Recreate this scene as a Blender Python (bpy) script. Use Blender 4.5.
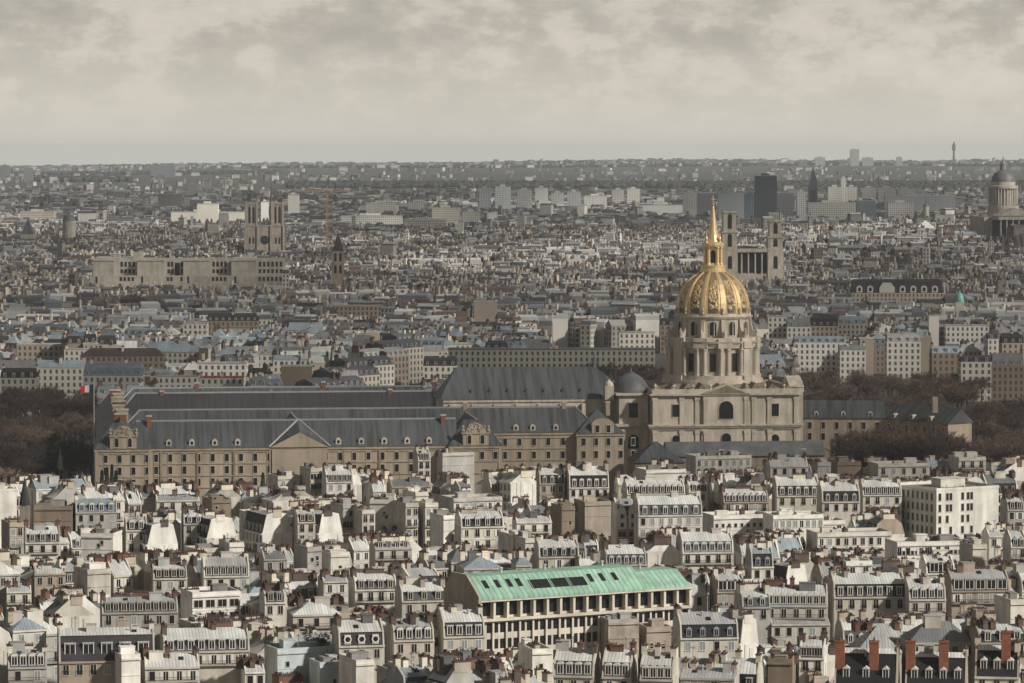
import bpy, math, random
from mathutils import Vector

for o in list(bpy.data.objects):
    bpy.data.objects.remove(o)
SC = bpy.context.scene
COL = SC.collection
rad = math.radians

# ------------------------------------------------------------------ camera
F, H, Y0 = 3650.0, 122.0, 159.0           # focal length in pixels, eye height in metres, pixel row of eye level
TH = math.atan((341.5 - Y0) / F)
CT, ST = math.cos(TH), math.sin(TH)
cam_data = bpy.data.cameras.new('camera')
cam_data.sensor_width = 36.0
cam_data.lens = F / 1024 * 36.0
cam_data.clip_start = 1.0
cam_data.clip_end = 80000.0
cam = bpy.data.objects.new('camera', cam_data)
COL.objects.link(cam)
cam.location = (0, 0, H)
cam.rotation_euler = (math.pi / 2 - TH, 0, 0)
SC.camera = cam

# ------------------------------------------------------------------ sky, sun, exposure
SUN_EL, SUN_AZ = rad(32), rad(122)        # azimuth clockwise from the view direction (+Y): from the right, a little behind
SKY_STRENGTH = 0.1
SUN_POWER = 5.0
SC.view_settings.view_transform = 'Standard'
SC.view_settings.look = 'None'
SC.view_settings.gamma = 1
SC.view_settings.exposure = 0.12
SC.view_settings.use_curve_mapping = False
world = bpy.data.worlds.new('World')
SC.world = world
world.use_nodes = True
wn, wl = world.node_tree.nodes, world.node_tree.links
wn.clear()


def nd(nodes, kind, **kw):
    n = nodes.new(kind)
    for k, v in kw.items():
        setattr(n, k, v)
    return n


def math_node(nodes, links, op, a, b=None, clamp=False):
    n = nodes.new('ShaderNodeMath')
    n.operation = op
    n.use_clamp = clamp
    for i, s in enumerate((a, b)):
        if s is None:
            continue
        if isinstance(s, (int, float)):
            n.inputs[i].default_value = s
        else:
            links.new(s, n.inputs[i])
    return n.outputs[0]


def mix_node(nodes, links, fac, a, b, blend='MIX'):
    n = nodes.new('ShaderNodeMix')
    n.data_type = 'RGBA'
    n.blend_type = blend
    for i, s in ((0, fac), (6, a), (7, b)):
        if isinstance(s, (int, float)):
            n.inputs[i].default_value = s
        elif isinstance(s, (tuple, list)):
            n.inputs[i].default_value = (s[0], s[1], s[2], 1)
        else:
            links.new(s, n.inputs[i])
    return n.outputs[2]


def ramp_node(nodes, links, fac, stops):
    n = nodes.new('ShaderNodeValToRGB')
    e = n.color_ramp.elements
    while len(e) < len(stops):
        e.new(0.5)
    for i, (p, c) in enumerate(stops):
        e[i].position = p
        e[i].color = (c, c, c, 1) if isinstance(c, (int, float)) else (c[0], c[1], c[2], 1)
    links.new(fac, n.inputs[0])
    return n.outputs[0]


sky = nd(wn, 'ShaderNodeTexSky', sky_type='NISHITA', sun_disc=False)
sky.sun_elevation = SUN_EL
sky.sun_rotation = SUN_AZ
sky.dust_density = 3.0
sky.altitude = 150
tc = nd(wn, 'ShaderNodeTexCoord')
sep = nd(wn, 'ShaderNodeSeparateXYZ')
wl.new(tc.outputs['Generated'], sep.inputs[0])
dx, dy, dz = sep.outputs
comb = nd(wn, 'ShaderNodeCombineXYZ')
wl.new(dx, comb.inputs[0])
wl.new(dy, comb.inputs[1])
wl.new(math_node(wn, wl, 'MULTIPLY', dz, 1.9), comb.inputs[2])


def sky_noise(scale, detail, rough, dist=0.0):
    n = nd(wn, 'ShaderNodeTexNoise')
    n.inputs['Scale'].default_value = scale
    n.inputs['Detail'].default_value = detail
    n.inputs['Roughness'].default_value = rough
    n.inputs['Distortion'].default_value = dist
    wl.new(comb.outputs[0], n.inputs['Vector'])
    return n.outputs[0]


big = sky_noise(14, 4, 0.5)
fine = sky_noise(56, 10, 0.66, 0.0)
puff = ramp_node(wn, wl, math_node(wn, wl, 'ADD', math_node(wn, wl, 'MULTIPLY', fine, 0.62), math_node(wn, wl, 'MULTIPLY', big, 0.38)),
                 [(0.38, 0.0), (0.48, 0.32), (0.535, 0.75), (0.63, 1.0)])
grey_cloud = (4.4, 4.07, 3.5)
lit_cloud = (6.9, 6.35, 5.4)
clouds = mix_node(wn, wl, puff, grey_cloud, lit_cloud)
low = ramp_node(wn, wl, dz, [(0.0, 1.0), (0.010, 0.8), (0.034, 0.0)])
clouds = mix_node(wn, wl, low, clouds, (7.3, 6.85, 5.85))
overhead_dim = ramp_node(wn, wl, dz, [(0.03, 1.0), (0.11, 0.52), (0.45, 0.24)])
clouds = mix_node(wn, wl, 1.0, clouds, overhead_dim, 'MULTIPLY')        # sky above the frame dimmed to cut ambient light and deepen shade
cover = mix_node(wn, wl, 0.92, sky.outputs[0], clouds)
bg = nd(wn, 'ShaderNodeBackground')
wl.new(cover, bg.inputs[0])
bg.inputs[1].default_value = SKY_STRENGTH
wo = nd(wn, 'ShaderNodeOutputWorld')
wl.new(bg.outputs[0], wo.inputs[0])

sd = bpy.data.lights.new('sun', 'SUN')
sd.energy = SUN_POWER
sd.angle = rad(3.0)
sd.color = (1.0, 0.95, 0.86)
sun = bpy.data.objects.new('sun', sd)
COL.objects.link(sun)
sdir = Vector((math.sin(SUN_AZ) * math.cos(SUN_EL), math.cos(SUN_AZ) * math.cos(SUN_EL), math.sin(SUN_EL)))
sun.rotation_euler = sdir.to_track_quat('Z', 'Y').to_euler()
sun.location = (300, -300, 500)


# ------------------------------------------------------------------ helpers
def at(px, py, d):
    """The world point seen at pixel (px, py) at ground distance d."""
    v = (341.5 - py) / F
    t = d / (CT + v * ST)
    return t * (px - 512) / F, d, H + t * (v * CT - ST)


def pix(x, y, z):
    """The pixel that shows a world point."""
    dzz = z - H
    f = y * CT - dzz * ST
    u = y * ST + dzz * CT
    return 512 + F * x / f, 341.5 - F * u / f


class MB:
    """Collects faces; build() links them as one mesh object."""
    def __init__(s):
        s.v, s.f, s.m, s.uv, s.c = [], [], [], [], []
        s.cur = None

    def face(s, pts, mi=0, uv=None):
        b = len(s.v)
        s.v += [tuple(p) for p in pts]
        s.f.append(tuple(range(b, b + len(pts))))
        s.m.append(mi)
        s.uv.append(uv)
        s.c.append(s.cur)

    def mesh(s, vs, fs, mi=0):
        b = len(s.v)
        s.v += [tuple(p) for p in vs]
        for f in fs:
            s.f.append(tuple(b + i for i in f))
            s.m.append(mi)
            s.uv.append(None)
            s.c.append(s.cur)

    def box(s, x0, y0, z0, x1, y1, z1, mi=0, top=None, bottom=True):
        vs = [(x0, y0, z0), (x1, y0, z0), (x1, y1, z0), (x0, y1, z0), (x0, y0, z1), (x1, y0, z1), (x1, y1, z1), (x0, y1, z1)]
        fs = [(0, 1, 5, 4), (1, 2, 6, 5), (2, 3, 7, 6), (3, 0, 4, 7)]
        if bottom:
            fs.append((3, 2, 1, 0))
        s.mesh(vs, fs + ([(4, 5, 6, 7)] if top is None else []), mi)
        if top is not None:
            s.f.append(tuple(len(s.v) - 8 + i for i in (4, 5, 6, 7)))
            s.m.append(top); s.uv.append(None); s.c.append(s.cur)

    def obox(s, cx, cy, z0, lx, ly, z1, a, mi=0):
        ca, sa = math.cos(a), math.sin(a)
        q = [(-lx / 2, -ly / 2), (lx / 2, -ly / 2), (lx / 2, ly / 2), (-lx / 2, ly / 2)]
        q = [(cx + p * ca - r * sa, cy + p * sa + r * ca) for p, r in q]
        vs = [(p, r, z0) for p, r in q] + [(p, r, z1) for p, r in q]
        s.mesh(vs, [(0, 1, 5, 4), (1, 2, 6, 5), (2, 3, 7, 6), (3, 0, 4, 7), (4, 5, 6, 7), (3, 2, 1, 0)], mi)

    def prism(s, prof, x0, x1, mi=0, cap=None, along='x'):
        """prof: closed list of (across, z), extruded along x (or y)."""
        n = len(prof)
        P = (lambda t, p: (t, p[0], p[1])) if along == 'x' else (lambda t, p: (p[0], t, p[1]))
        vs = [P(x0, p) for p in prof] + [P(x1, p) for p in prof]
        s.mesh(vs, [(i, (i + 1) % n, n + (i + 1) % n, n + i) for i in range(n)], mi)
        b = len(s.v) - 2 * n
        for r in (range(n - 1, -1, -1), range(n, 2 * n)):
            s.f.append(tuple(b + i for i in r))
            s.m.append(mi if cap is None else cap); s.uv.append(None); s.c.append(s.cur)

    def lathe(s, prof, n, mi=0, cx=0, cy=0, a0=0.0, close=True):
        vs = []
        for r, z in prof:
            for k in range(n):
                a = a0 + 2 * math.pi * k / n
                vs.append((cx + r * math.cos(a), cy + r * math.sin(a), z))
        fs = []
        for i in range(len(prof) - 1):
            for k in range(n):
                j = (k + 1) % n
                fs.append((i * n + k, i * n + j, (i + 1) * n + j, (i + 1) * n + k))
        if close:
            fs.append(tuple((len(prof) - 1) * n + k for k in range(n)))
        s.mesh(vs, fs, mi)

    def bar(s, a, b, r, mi=0, n=4, r2=None):
        a, b = Vector(a), Vector(b)
        d = (b - a).normalized()
        u = d.cross(Vector((0, 0, 1)) if abs(d.z) < 0.9 else Vector((1, 0, 0))).normalized()
        w = d.cross(u)
        r2 = r if r2 is None else r2
        vs = []
        for p, rr in ((a, r), (b, r2)):
            for k in range(n):
                t = 2 * math.pi * (k + 0.5) / n
                vs.append(p + u * rr * math.cos(t) + w * rr * math.sin(t))
        s.mesh(vs, [(k, (k + 1) % n, n + (k + 1) % n, n + k) for k in range(n)] + [tuple(range(n))[::-1], tuple(range(n, 2 * n))], mi)

    def hip(s, x0, y0, x1, y1, z0, z1, inset, mi=0):
        """Hipped roof over a rectangle, ridge along its longer side."""
        if x1 - x0 >= y1 - y0:
            ym = (y0 + y1) / 2
            i = min(inset, (x1 - x0) / 2)
            a, b = (x0 + i, ym, z1), (x1 - i, ym, z1)
            s.face([(x0, y0, z0), (x1, y0, z0), b, a], mi)
            s.face([(x1, y1, z0), (x0, y1, z0), a, b], mi)
            s.face([(x0, y1, z0), (x0, y0, z0), a], mi)
            s.face([(x1, y0, z0), (x1, y1, z0), b], mi)
        else:
            xm = (x0 + x1) / 2
            i = min(inset, (y1 - y0) / 2)
            a, b = (xm, y0 + i, z1), (xm, y1 - i, z1)
            s.face([(x0, y0, z0), (x1, y0, z0), a], mi)
            s.face([(x1, y0, z0), (x1, y1, z0), b, a], mi)
            s.face([(x1, y1, z0), (x0, y1, z0), b], mi)
            s.face([(x0, y1, z0), (x0, y0, z0), a, b], mi)

    def data(s, name, mats, smooth=False):
        me = bpy.data.meshes.new(name)
        me.from_pydata(s.v, [], s.f)
        for m in mats:
            me.materials.append(m)
        me.polygons.foreach_set('material_index', s.m)
        if smooth:
            me.polygons.foreach_set('use_smooth', [True] * len(s.f))
        if any(u is not None for u in s.uv):
            lay = me.uv_layers.new(name='UVMap')
            flat = []
            for f, u in zip(s.f, s.uv):
                for k in range(len(f)):
                    flat += u[k] if u else (0.0, 0.0)
            lay.data.foreach_set('uv', flat)
        if any(c is not None for c in s.c):
            at_ = me.color_attributes.new('Col', 'FLOAT_COLOR', 'CORNER')
            flat = []
            for f, c in zip(s.f, s.c):
                flat += [c[0], c[1], c[2], 1.0] * len(f)
            at_.data.foreach_set('color', flat)
        me.update()
        return me

    def build(s, name, mats, parent=None, loc=None, rotz=0.0, color=None, smooth=False):
        return link(name, s.data(name, mats if isinstance(mats, (list, tuple)) else [mats], smooth), parent, loc, rotz, color)


def link(name, me, parent=None, loc=None, rotz=0.0, color=None, scale=None):
    o = bpy.data.objects.new(name, me)
    if loc is not None:
        o.location = loc
    if rotz:
        o.rotation_euler = (0, 0, rotz)
    if scale is not None:
        o.scale = scale
    if color is not None:
        o.color = (color[0], color[1], color[2], 1)
    if parent is not None:
        o.parent = parent
    COL.objects.link(o)
    return o


def tag(o, label, cat, group=None):
    o['label'] = label
    o['category'] = cat
    if group:
        o['group'] = group
    return o


def thing(name, label, cat, loc=(0, 0, 0), rotz=0.0, group=None):
    return tag(link(name, None, None, loc, rotz), label, cat, group)


def kind(o, k):
    o['kind'] = k
    return o


# ------------------------------------------------------------------ materials
def material(name, base=None, rough=0.85, var=0.25, scale=0.25, fine=3.0, streak=0.0, seam=0.0, seam_dark=0.6, metal=0.0,
             spec=0.3, slope=False, attr=None, windows=False, tint=None, brick=False, bump=0.0):
    """A procedural surface. base None: the object's own colour (attr='obj') or the mesh colour (attr='col')."""
    m = bpy.data.materials.new(name)
    m.use_nodes = True
    N, L = m.node_tree.nodes, m.node_tree.links
    N.clear()
    out = nd(N, 'ShaderNodeOutputMaterial')
    p = nd(N, 'ShaderNodeBsdfPrincipled')
    L.new(p.outputs[0], out.inputs[0])
    p.inputs['Roughness'].default_value = rough
    p.inputs['Metallic'].default_value = metal
    p.inputs['Specular IOR Level'].default_value = spec
    if attr == 'obj':
        col = nd(N, 'ShaderNodeObjectInfo').outputs['Color']
    elif attr == 'col':
        a = nd(N, 'ShaderNodeVertexColor')
        a.layer_name = 'Col'
        col = a.outputs[0]
    else:
        c = nd(N, 'ShaderNodeRGB')
        c.outputs[0].default_value = (*base, 1)
        col = c.outputs[0]
    t = nd(N, 'ShaderNodeTexCoord')
    info = nd(N, 'ShaderNodeObjectInfo')
    off = nd(N, 'ShaderNodeVectorMath', operation='ADD')
    L.new(t.outputs['Object'], off.inputs[0])
    r = nd(N, 'ShaderNodeVectorMath', operation='SCALE')
    r.inputs[0].default_value = (91, 57, 33)
    L.new(info.outputs['Random'], r.inputs['Scale'])
    L.new(r.outputs[0], off.inputs[1])
    vec = off.outputs[0]

    def noise(sc, det, v=vec):
        n = nd(N, 'ShaderNodeTexNoise')
        n.inputs['Scale'].default_value = sc
        n.inputs['Detail'].default_value = det
        L.new(v, n.inputs['Vector'])
        return n.outputs[0]

    if brick:
        b = nd(N, 'ShaderNodeTexBrick')
        b.inputs['Scale'].default_value = 1.0
        b.inputs['Brick Width'].default_value = 0.9
        b.inputs['Row Height'].default_value = 0.35
        b.inputs['Mortar Size'].default_value = 0.04
        b.inputs['Color1'].default_value = (1, 1, 1, 1)
        b.inputs['Color2'].default_value = (0.72, 0.72, 0.72, 1)
        b.inputs['Mortar'].default_value = (1.15, 1.1, 1.0, 1)
        mp = nd(N, 'ShaderNodeMapping')
        mp.inputs['Rotation'].default_value = (rad(90), 0, 0)
        L.new(t.outputs['Object'], mp.inputs[0])
        L.new(mp.outputs[0], b.inputs['Vector'])
        col = mix_node(N, L, 1.0, col, b.outputs[0], 'MULTIPLY')
    if var:
        n1 = noise(scale, 4)
        n2 = noise(fine, 3)
        lum = math_node(N, L, 'ADD', math_node(N, L, 'MULTIPLY', n1, 0.76), math_node(N, L, 'MULTIPLY', n2, 0.24))
        lum = math_node(N, L, 'ADD', math_node(N, L, 'MULTIPLY', math_node(N, L, 'SUBTRACT', lum, 0.5), 4 * var), 1.0)
        v3 = nd(N, 'ShaderNodeVectorMath', operation='SCALE')
        L.new(col, v3.inputs[0])
        L.new(lum, v3.inputs['Scale'])
        col = v3.outputs[0]
    if streak:
        mp = nd(N, 'ShaderNodeMapping')
        mp.inputs['Scale'].default_value = (0.9, 0.05, 0.05) if slope else (0.42, 0.42, 0.05)
        L.new(vec, mp.inputs[0])
        st = noise(1.0, 4, mp.outputs[0])
        st = ramp_node(N, L, st, [(0.4, 1.0), (0.66, 1.0 - streak)])
        col = mix_node(N, L, 1.0, col, st, 'MULTIPLY')
    if seam:
        sx = nd(N, 'ShaderNodeSeparateXYZ')
        L.new(t.outputs['Object'], sx.inputs[0])
        fr = math_node(N, L, 'FRACT', math_node(N, L, 'DIVIDE', sx.outputs[0], seam))
        ln = math_node(N, L, 'LESS_THAN', fr, 0.2)
        cell = nd(N, 'ShaderNodeTexWhiteNoise', noise_dimensions='1D')
        L.new(math_node(N, L, 'FLOOR', math_node(N, L, 'DIVIDE', sx.outputs[0], seam)), cell.inputs['W'])
        sheet = math_node(N, L, 'ADD', math_node(N, L, 'MULTIPLY', cell.outputs[0], 0.22), 0.89)
        k = math_node(N, L, 'MULTIPLY', sheet, math_node(N, L, 'SUBTRACT', 1.0, math_node(N, L, 'MULTIPLY', ln, 1 - seam_dark)))
        v3 = nd(N, 'ShaderNodeVectorMath', operation='SCALE')
        L.new(col, v3.inputs[0])
        L.new(k, v3.inputs['Scale'])
        col = v3.outputs[0]
    if windows:
        uv = nd(N, 'ShaderNodeUVMap')
        su = nd(N, 'ShaderNodeSeparateXYZ')
        L.new(uv.outputs[0], su.inputs[0])
        fu = math_node(N, L, 'FRACT', math_node(N, L, 'DIVIDE', su.outputs[0], 2.9))
        fv = math_node(N, L, 'FRACT', math_node(N, L, 'DIVIDE', su.outputs[1], 3.3))
        wu = math_node(N, L, 'MULTIPLY', math_node(N, L, 'GREATER_THAN', fu, 0.3), math_node(N, L, 'LESS_THAN', fu, 0.72))
        wv = math_node(N, L, 'MULTIPLY', math_node(N, L, 'GREATER_THAN', fv, 0.15), math_node(N, L, 'LESS_THAN', fv, 0.75))
        on = math_node(N, L, 'MULTIPLY', math_node(N, L, 'MULTIPLY', wu, wv), math_node(N, L, 'GREATER_THAN', su.outputs[0], 0.5))
        col = mix_node(N, L, math_node(N, L, 'MULTIPLY', on, 0.92), col, (0.035, 0.035, 0.038))
    L.new(col, p.inputs['Base Color'])
    if bump:
        bp = nd(N, 'ShaderNodeBump')
        bp.inputs['Strength'].default_value = bump
        bp.inputs['Distance'].default_value = 0.2
        L.new(noise(fine, 4), bp.inputs['Height'])
        L.new(bp.outputs[0], p.inputs['Normal'])
    return m


M = {}
M['plaster'] = material('plaster', attr='obj', var=0.24, scale=0.2, fine=1.4, streak=0.24)
M['stone'] = material('stone', (0.51, 0.45, 0.375), var=0.22, scale=0.12, fine=0.9, streak=0.3, bump=0.3)
M['palace_stone'] = material('palace_stone', (0.37, 0.305, 0.235), var=0.2, scale=0.1, fine=0.7, streak=0.25)
M['stone_dark'] = material('stone_dark', (0.27, 0.21, 0.15), var=0.25, scale=0.2, fine=1.2, streak=0.4)
M['zinc'] = material('zinc', attr='obj', rough=0.5, var=0.3, scale=0.15, fine=0.9, seam=0.7, seam_dark=0.62, spec=0.5)
M['slate'] = material('slate', attr='obj', rough=0.75, var=0.3, scale=0.3, fine=2.0, streak=0.25, spec=0.2)
M['palace_slate'] = material('palace_slate', (0.085, 0.09, 0.098), rough=0.6, var=0.2, scale=0.05, fine=0.5, streak=0.5, spec=0.3, slope=True)
M['palace_slate_dark'] = material('palace_slate_dark', (0.042, 0.04, 0.044), rough=0.6, var=0.2, scale=0.05, fine=0.5, streak=0.4, spec=0.3, slope=True)
M['ridge'] = material('ridge', (0.26, 0.265, 0.27), rough=0.6, var=0.2)
M['pale_lead'] = material('pale_lead', (0.42, 0.42, 0.40), rough=0.6, var=0.2)
M['lead'] = material('lead', (0.095, 0.10, 0.107), rough=0.6, var=0.35, scale=0.2, fine=1.5, streak=0.3, spec=0.5)
M['flat_roof'] = material('flat_roof', attr='obj', var=0.3, scale=0.2, fine=1.0)
M['brick'] = material('brick', attr='obj', var=0.2, scale=0.4, fine=2.0, brick=True)
M['rubble'] = material('rubble', attr='obj', var=0.4, scale=0.3, fine=2.2, streak=0.3, bump=0.5)
M['pot'] = material('pot', (0.075, 0.042, 0.032), var=0.3, scale=0.6, fine=2.0)
M['glass'] = material('glass', (0.016, 0.015, 0.016), rough=0.25, var=0.2, scale=0.5, fine=1.0, spec=0.3)
M['glass_light'] = material('glass_light', (0.22, 0.24, 0.25), rough=0.2, var=0.2, scale=0.5, fine=1.0, spec=0.5)
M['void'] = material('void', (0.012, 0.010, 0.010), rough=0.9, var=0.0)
M['white'] = material('white', (0.54, 0.52, 0.48), var=0.1, scale=0.5, fine=2.0)
M['trim'] = material('trim', (0.40, 0.37, 0.32), var=0.1, scale=0.5, fine=2.0)
M['iron'] = material('iron', (0.02, 0.018, 0.018), rough=0.6, var=0.1)
M['gold_core'] = material('gold_core', (0.26, 0.195, 0.12), rough=0.6, var=0.3)
M['copper'] = material('copper', (0.25, 0.40, 0.315), rough=0.65, var=0.16, scale=0.1, fine=0.8, streak=0.22, seam=1.3, seam_dark=0.6)
M['gold'] = material('gold', (0.80, 0.605, 0.36), rough=0.5, var=0.16, scale=0.3, fine=1.2, metal=0.55)
M['gold_dull'] = material('gold_dull', (0.58, 0.43, 0.25), rough=0.6, var=0.4, scale=0.5, fine=1.6, metal=0.5, bump=0.6)
M['city'] = material('city', attr='col', var=0.25, scale=0.05, fine=0.4, windows=True)
M['ground'] = material('ground', (0.06, 0.057, 0.052), var=0.3, scale=0.004, fine=0.06)
M['paving'] = material('paving', (0.075, 0.066, 0.056), var=0.3, scale=0.05, fine=0.7)
M['grass'] = material('grass', (0.05, 0.065, 0.03), var=0.3, scale=0.05, fine=0.6)
M['bark'] = material('bark', (0.055, 0.04, 0.034), var=0.3, scale=0.5, fine=3.0)
M['twig'] = material('twig', attr='obj', var=0.35, scale=0.25, fine=1.0)
M['needle'] = material('needle', (0.022, 0.032, 0.016), var=0.4, scale=0.5, fine=2.0)
M['wood'] = material('wood', (0.035, 0.034, 0.028), var=0.35, scale=0.02, fine=0.2)
M['far_tree'] = material('far_tree', (0.06, 0.046, 0.04), var=0.4, scale=0.1, fine=0.6)
M['shell'] = material('shell', attr='obj', var=0.1, scale=0.06, fine=0.3, windows=False)
M['grid_wall'] = material('grid_wall', attr='obj', var=0.12, scale=0.04, fine=0.2, windows=True)
M['steel'] = material('steel', attr='obj', rough=0.5, var=0.2)


def flag_mat(n, c):
    return material(n, c, var=0.08)


# ------------------------------------------------------------------ ground
def terrain(x, y):
    d = math.hypot(x, y)
    pts = [(0, 0), (3300, 0), (5000, 6), (9000, 34), (12000, 60), (15000, 80), (18500, 99), (22000, 95), (32000, 50)]
    z = pts[-1][1]
    for (a, za), (b, zb) in zip(pts, pts[1:]):
        if d <= b:
            z = za + (zb - za) * (d - a) / (b - a)
            break
    hill = math.exp(-((x - 540) / 420) ** 2 - ((y - 4050) / 600) ** 2) * 26
    big_ = max(0.0, min(1.0, (d - 11000) / 6000))
    roll = big_ * (5 * math.sin(x / 900 + 1.3) + 4 * math.sin(x / 370 + y / 1500) + 15 * (x / 2600))
    return z + hill + roll


g = MB()
ys = [-400, 0, 400, 800, 1200, 1600, 2200, 2800, 3300, 3800, 4300, 5000] + list(range(6000, 33000, 1000))
nx = 40
vs = []
for y in ys:
    half = 700 + max(0, y) * 0.32
    for i in range(nx + 1):
        x = -half + 2 * half * i / nx
        vs.append((x, y, terrain(x, y) if y > 0 else 0))
fs = []
for j in range(len(ys) - 1):
    for i in range(nx):
        a = j * (nx + 1) + i
        fs.append((a, a + 1, a + nx + 2, a + nx + 1))
g.mesh(vs, fs)
kind(g.build('ground', M['ground']), 'structure')
# ------------------------------------------------------------------ shared pieces of the street buildings
RNG = random.Random(11)


def window_mesh(w, h, style):
    b = MB()
    f = 0.13
    b.box(-w / 2 - f, -0.07, 0, -w / 2, 0, h, 0)
    b.box(w / 2, -0.07, 0, w / 2 + f, 0, h, 0)
    b.box(-w / 2 - f, -0.07, h, w / 2 + f, 0, h + f, 0)
    b.box(-w / 2 - 0.2, -0.16, -0.14, w / 2 + 0.2, 0, 0, 0)
    b.face([(-w / 2, -0.02, 0), (w / 2, -0.02, 0), (w / 2, -0.02, h), (-w / 2, -0.02, h)], 1)
    if style != 'plain':
        b.box(-0.045, -0.05, 0, 0.045, -0.025, h, 0)
    if style == 'rail':
        b.box(-w / 2 - 0.1, -0.26, 0.85, w / 2 + 0.1, -0.2, 0.93, 2)
        for i in range(7):
            x = -w / 2 + i * w / 6
            b.box(x - 0.02, -0.24, 0.02, x + 0.02, -0.21, 0.85, 2)
    if style == 'shutter':
        for s in (-1, 1):
            b.box(min(s * (w / 2 + f), s * (w / 2 + f + 0.55)), -0.09, 0.02, max(s * (w / 2 + f), s * (w / 2 + f + 0.55)), -0.02, h, 0)
    return b.data('window', [M['white'] if style in ('shutter', 'pale') else M['trim'], M['glass_light'] if style == 'pale' else M['glass'], M['iron']])


WIN = {'plain': window_mesh(1.15, 1.95, 'plain'), 'cross': window_mesh(1.1, 1.9, 'cross'), 'rail': window_mesh(1.15, 2.1, 'rail'),
       'shutter': window_mesh(1.0, 1.9, 'shutter'), 'pale': window_mesh(1.15, 1.9, 'pale'), 'wide': window_mesh(2.1, 1.7, 'cross'),
       'small': window_mesh(0.8, 1.1, 'plain')}


def dormer_mesh(w, h, style, frame=None):
    b = MB()
    D = 1.9
    b.box(-w / 2, 0, 0, w / 2, D, h, 2)
    f = 0.17
    b.box(-w / 2, -0.1, 0, -w / 2 + f, -0.003, h, 0)
    b.box(w / 2 - f, -0.1, 0, w / 2, -0.003, h, 0)
    b.box(-w / 2 + f, -0.1, h - f, w / 2 - f, -0.003, h, 0)
    b.box(-w / 2 + f, -0.1, 0, w / 2 - f, -0.003, 0.12, 0)
    if style != 'round':
        b.face([(-w / 2 + f, -0.05, 0.12), (w / 2 - f, -0.05, 0.12), (w / 2 - f, -0.05, h - f), (-w / 2 + f, -0.05, h - f)], 1)
        b.box(-0.05, -0.09, 0.12, 0.05, -0.055, h - f, 0)
    if style == 'flat':
        b.box(-w / 2 - 0.12, -0.25, h + 0.003, w / 2 + 0.12, D, h + 0.18, 2)
    if style == 'gable':
        b.prism([(-w / 2 - 0.15, h + 0.003), (w / 2 + 0.15, h + 0.003), (0, h + 0.65)], -0.22, D, 2, 0, along='y')
    if style == 'arch':
        pr = [((w / 2 + 0.1) * math.cos(math.pi * k / 8), h + 0.003 + 0.5 * math.sin(math.pi * k / 8)) for k in range(9)]
        b.prism(pr, -0.2, D, 2, 0, along='y')
    if style == 'round':
        n = 14
        zc, r0, r1 = h * 0.52, 0.42 * w, 0.62 * w
        for k in range(n):
            a, c = 2 * math.pi * k / n, 2 * math.pi * (k + 1) / n
            b.face([(r0 * math.cos(a), -0.16, zc + r0 * math.sin(a)), (r0 * math.cos(c), -0.16, zc + r0 * math.sin(c)),
                    (r1 * math.cos(c), -0.16, zc + r1 * math.sin(c)), (r1 * math.cos(a), -0.16, zc + r1 * math.sin(a))], 0)
            b.face([(r1 * math.cos(a), -0.16, zc + r1 * math.sin(a)), (r1 * math.cos(c), -0.16, zc + r1 * math.sin(c)),
                    (r1 * math.cos(c), 0.6, zc + r1 * math.sin(c)), (r1 * math.cos(a), 0.6, zc + r1 * math.sin(a))], 2)
        b.face([(r0 * math.cos(2 * math.pi * k / n), -0.13, zc + r0 * math.sin(2 * math.pi * k / n)) for k in range(n)], 1)
    return b.data('dormer', [frame or M['white'], M['glass'], M['zinc']])


DOR = {s: dormer_mesh(1.35, 1.95, s) for s in ('flat', 'gable', 'arch', 'round')}
DOR['plain'] = dormer_mesh(1.3, 1.8, 'flat', M['trim'])
DOR['lean'] = dormer_mesh(1.2, 1.6, 'gable', M['zinc'])
DOR['big'] = dormer_mesh(2.3, 2.3, 'flat')


def chimney_mesh(L, t, h, n, brick, seed):
    r = random.Random(seed)
    b = MB()
    b.box(-t / 2, -L / 2, -1.2, t / 2, L / 2, h, 0)
    b.box(-t / 2 - 0.1, -L / 2 - 0.1, h + 0.002, t / 2 + 0.1, L / 2 + 0.1, h + 0.2, 1)
    for k in range(n):
        y = -L / 2 + (k + 0.5) * L / n
        if r.random() < 0.12:
            continue
        hh = 0.35 + r.random() * 0.4
        b.lathe([(0.17, h + 0.2), (0.13, h + 0.2 + hh)], 6, 1, 0, y)
    return b.data('chimney_stack', [M['brick'] if brick else M['plaster'], M['pot']])


CHIM = [chimney_mesh(L, t, h, n, br, i) for i, (L, t, h, n, br) in enumerate([
    (2.2, 0.75, 1.0, 5, 0), (3.4, 0.75, 0.8, 8, 0), (4.6, 0.8, 1.1, 10, 0), (1.5, 0.8, 1.5, 3, 0), (2.6, 0.8, 1.1, 6, 1), (3.8, 0.9, 1.2, 8, 1), (1.6, 0.9, 1.6, 3, 1)])]


def antenna_mesh():
    b = MB()
    b.bar((0, 0, 0), (0, 0, 2.6), 0.05, 0)
    for k in range(5):
        b.bar((-0.5, 0.1 * k - 0.2, 2.1 + 0.1 * k), (0.5, 0.1 * k - 0.2, 2.1 + 0.1 * k), 0.02, 0)
    return b.data('antenna', [M['iron']])


ANT = antenna_mesh()
VENT = MB()
VENT.lathe([(0.2, 0), (0.2, 0.9), (0.34, 0.95), (0.3, 1.15), (0.02, 1.3)], 8, 0)
VENT = VENT.data('roof_vent', [M['steel']])
SKYL = MB()
SKYL.box(-0.5, -0.65, 0, 0.5, 0.65, 0.14, 0, top=1)
SKYL = SKYL.data('skylight', [M['iron'], M['glass']])
TERR = MB()
TERR.box(-1.6, -1.2, 0, 1.6, 1.2, 1.9, 0)
TERR.box(-1.75, -1.35, 1.903, 1.75, 1.35, 2.05, 1)
TERR = TERR.data('lift_housing', [M['plaster'], M['steel']])

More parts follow.
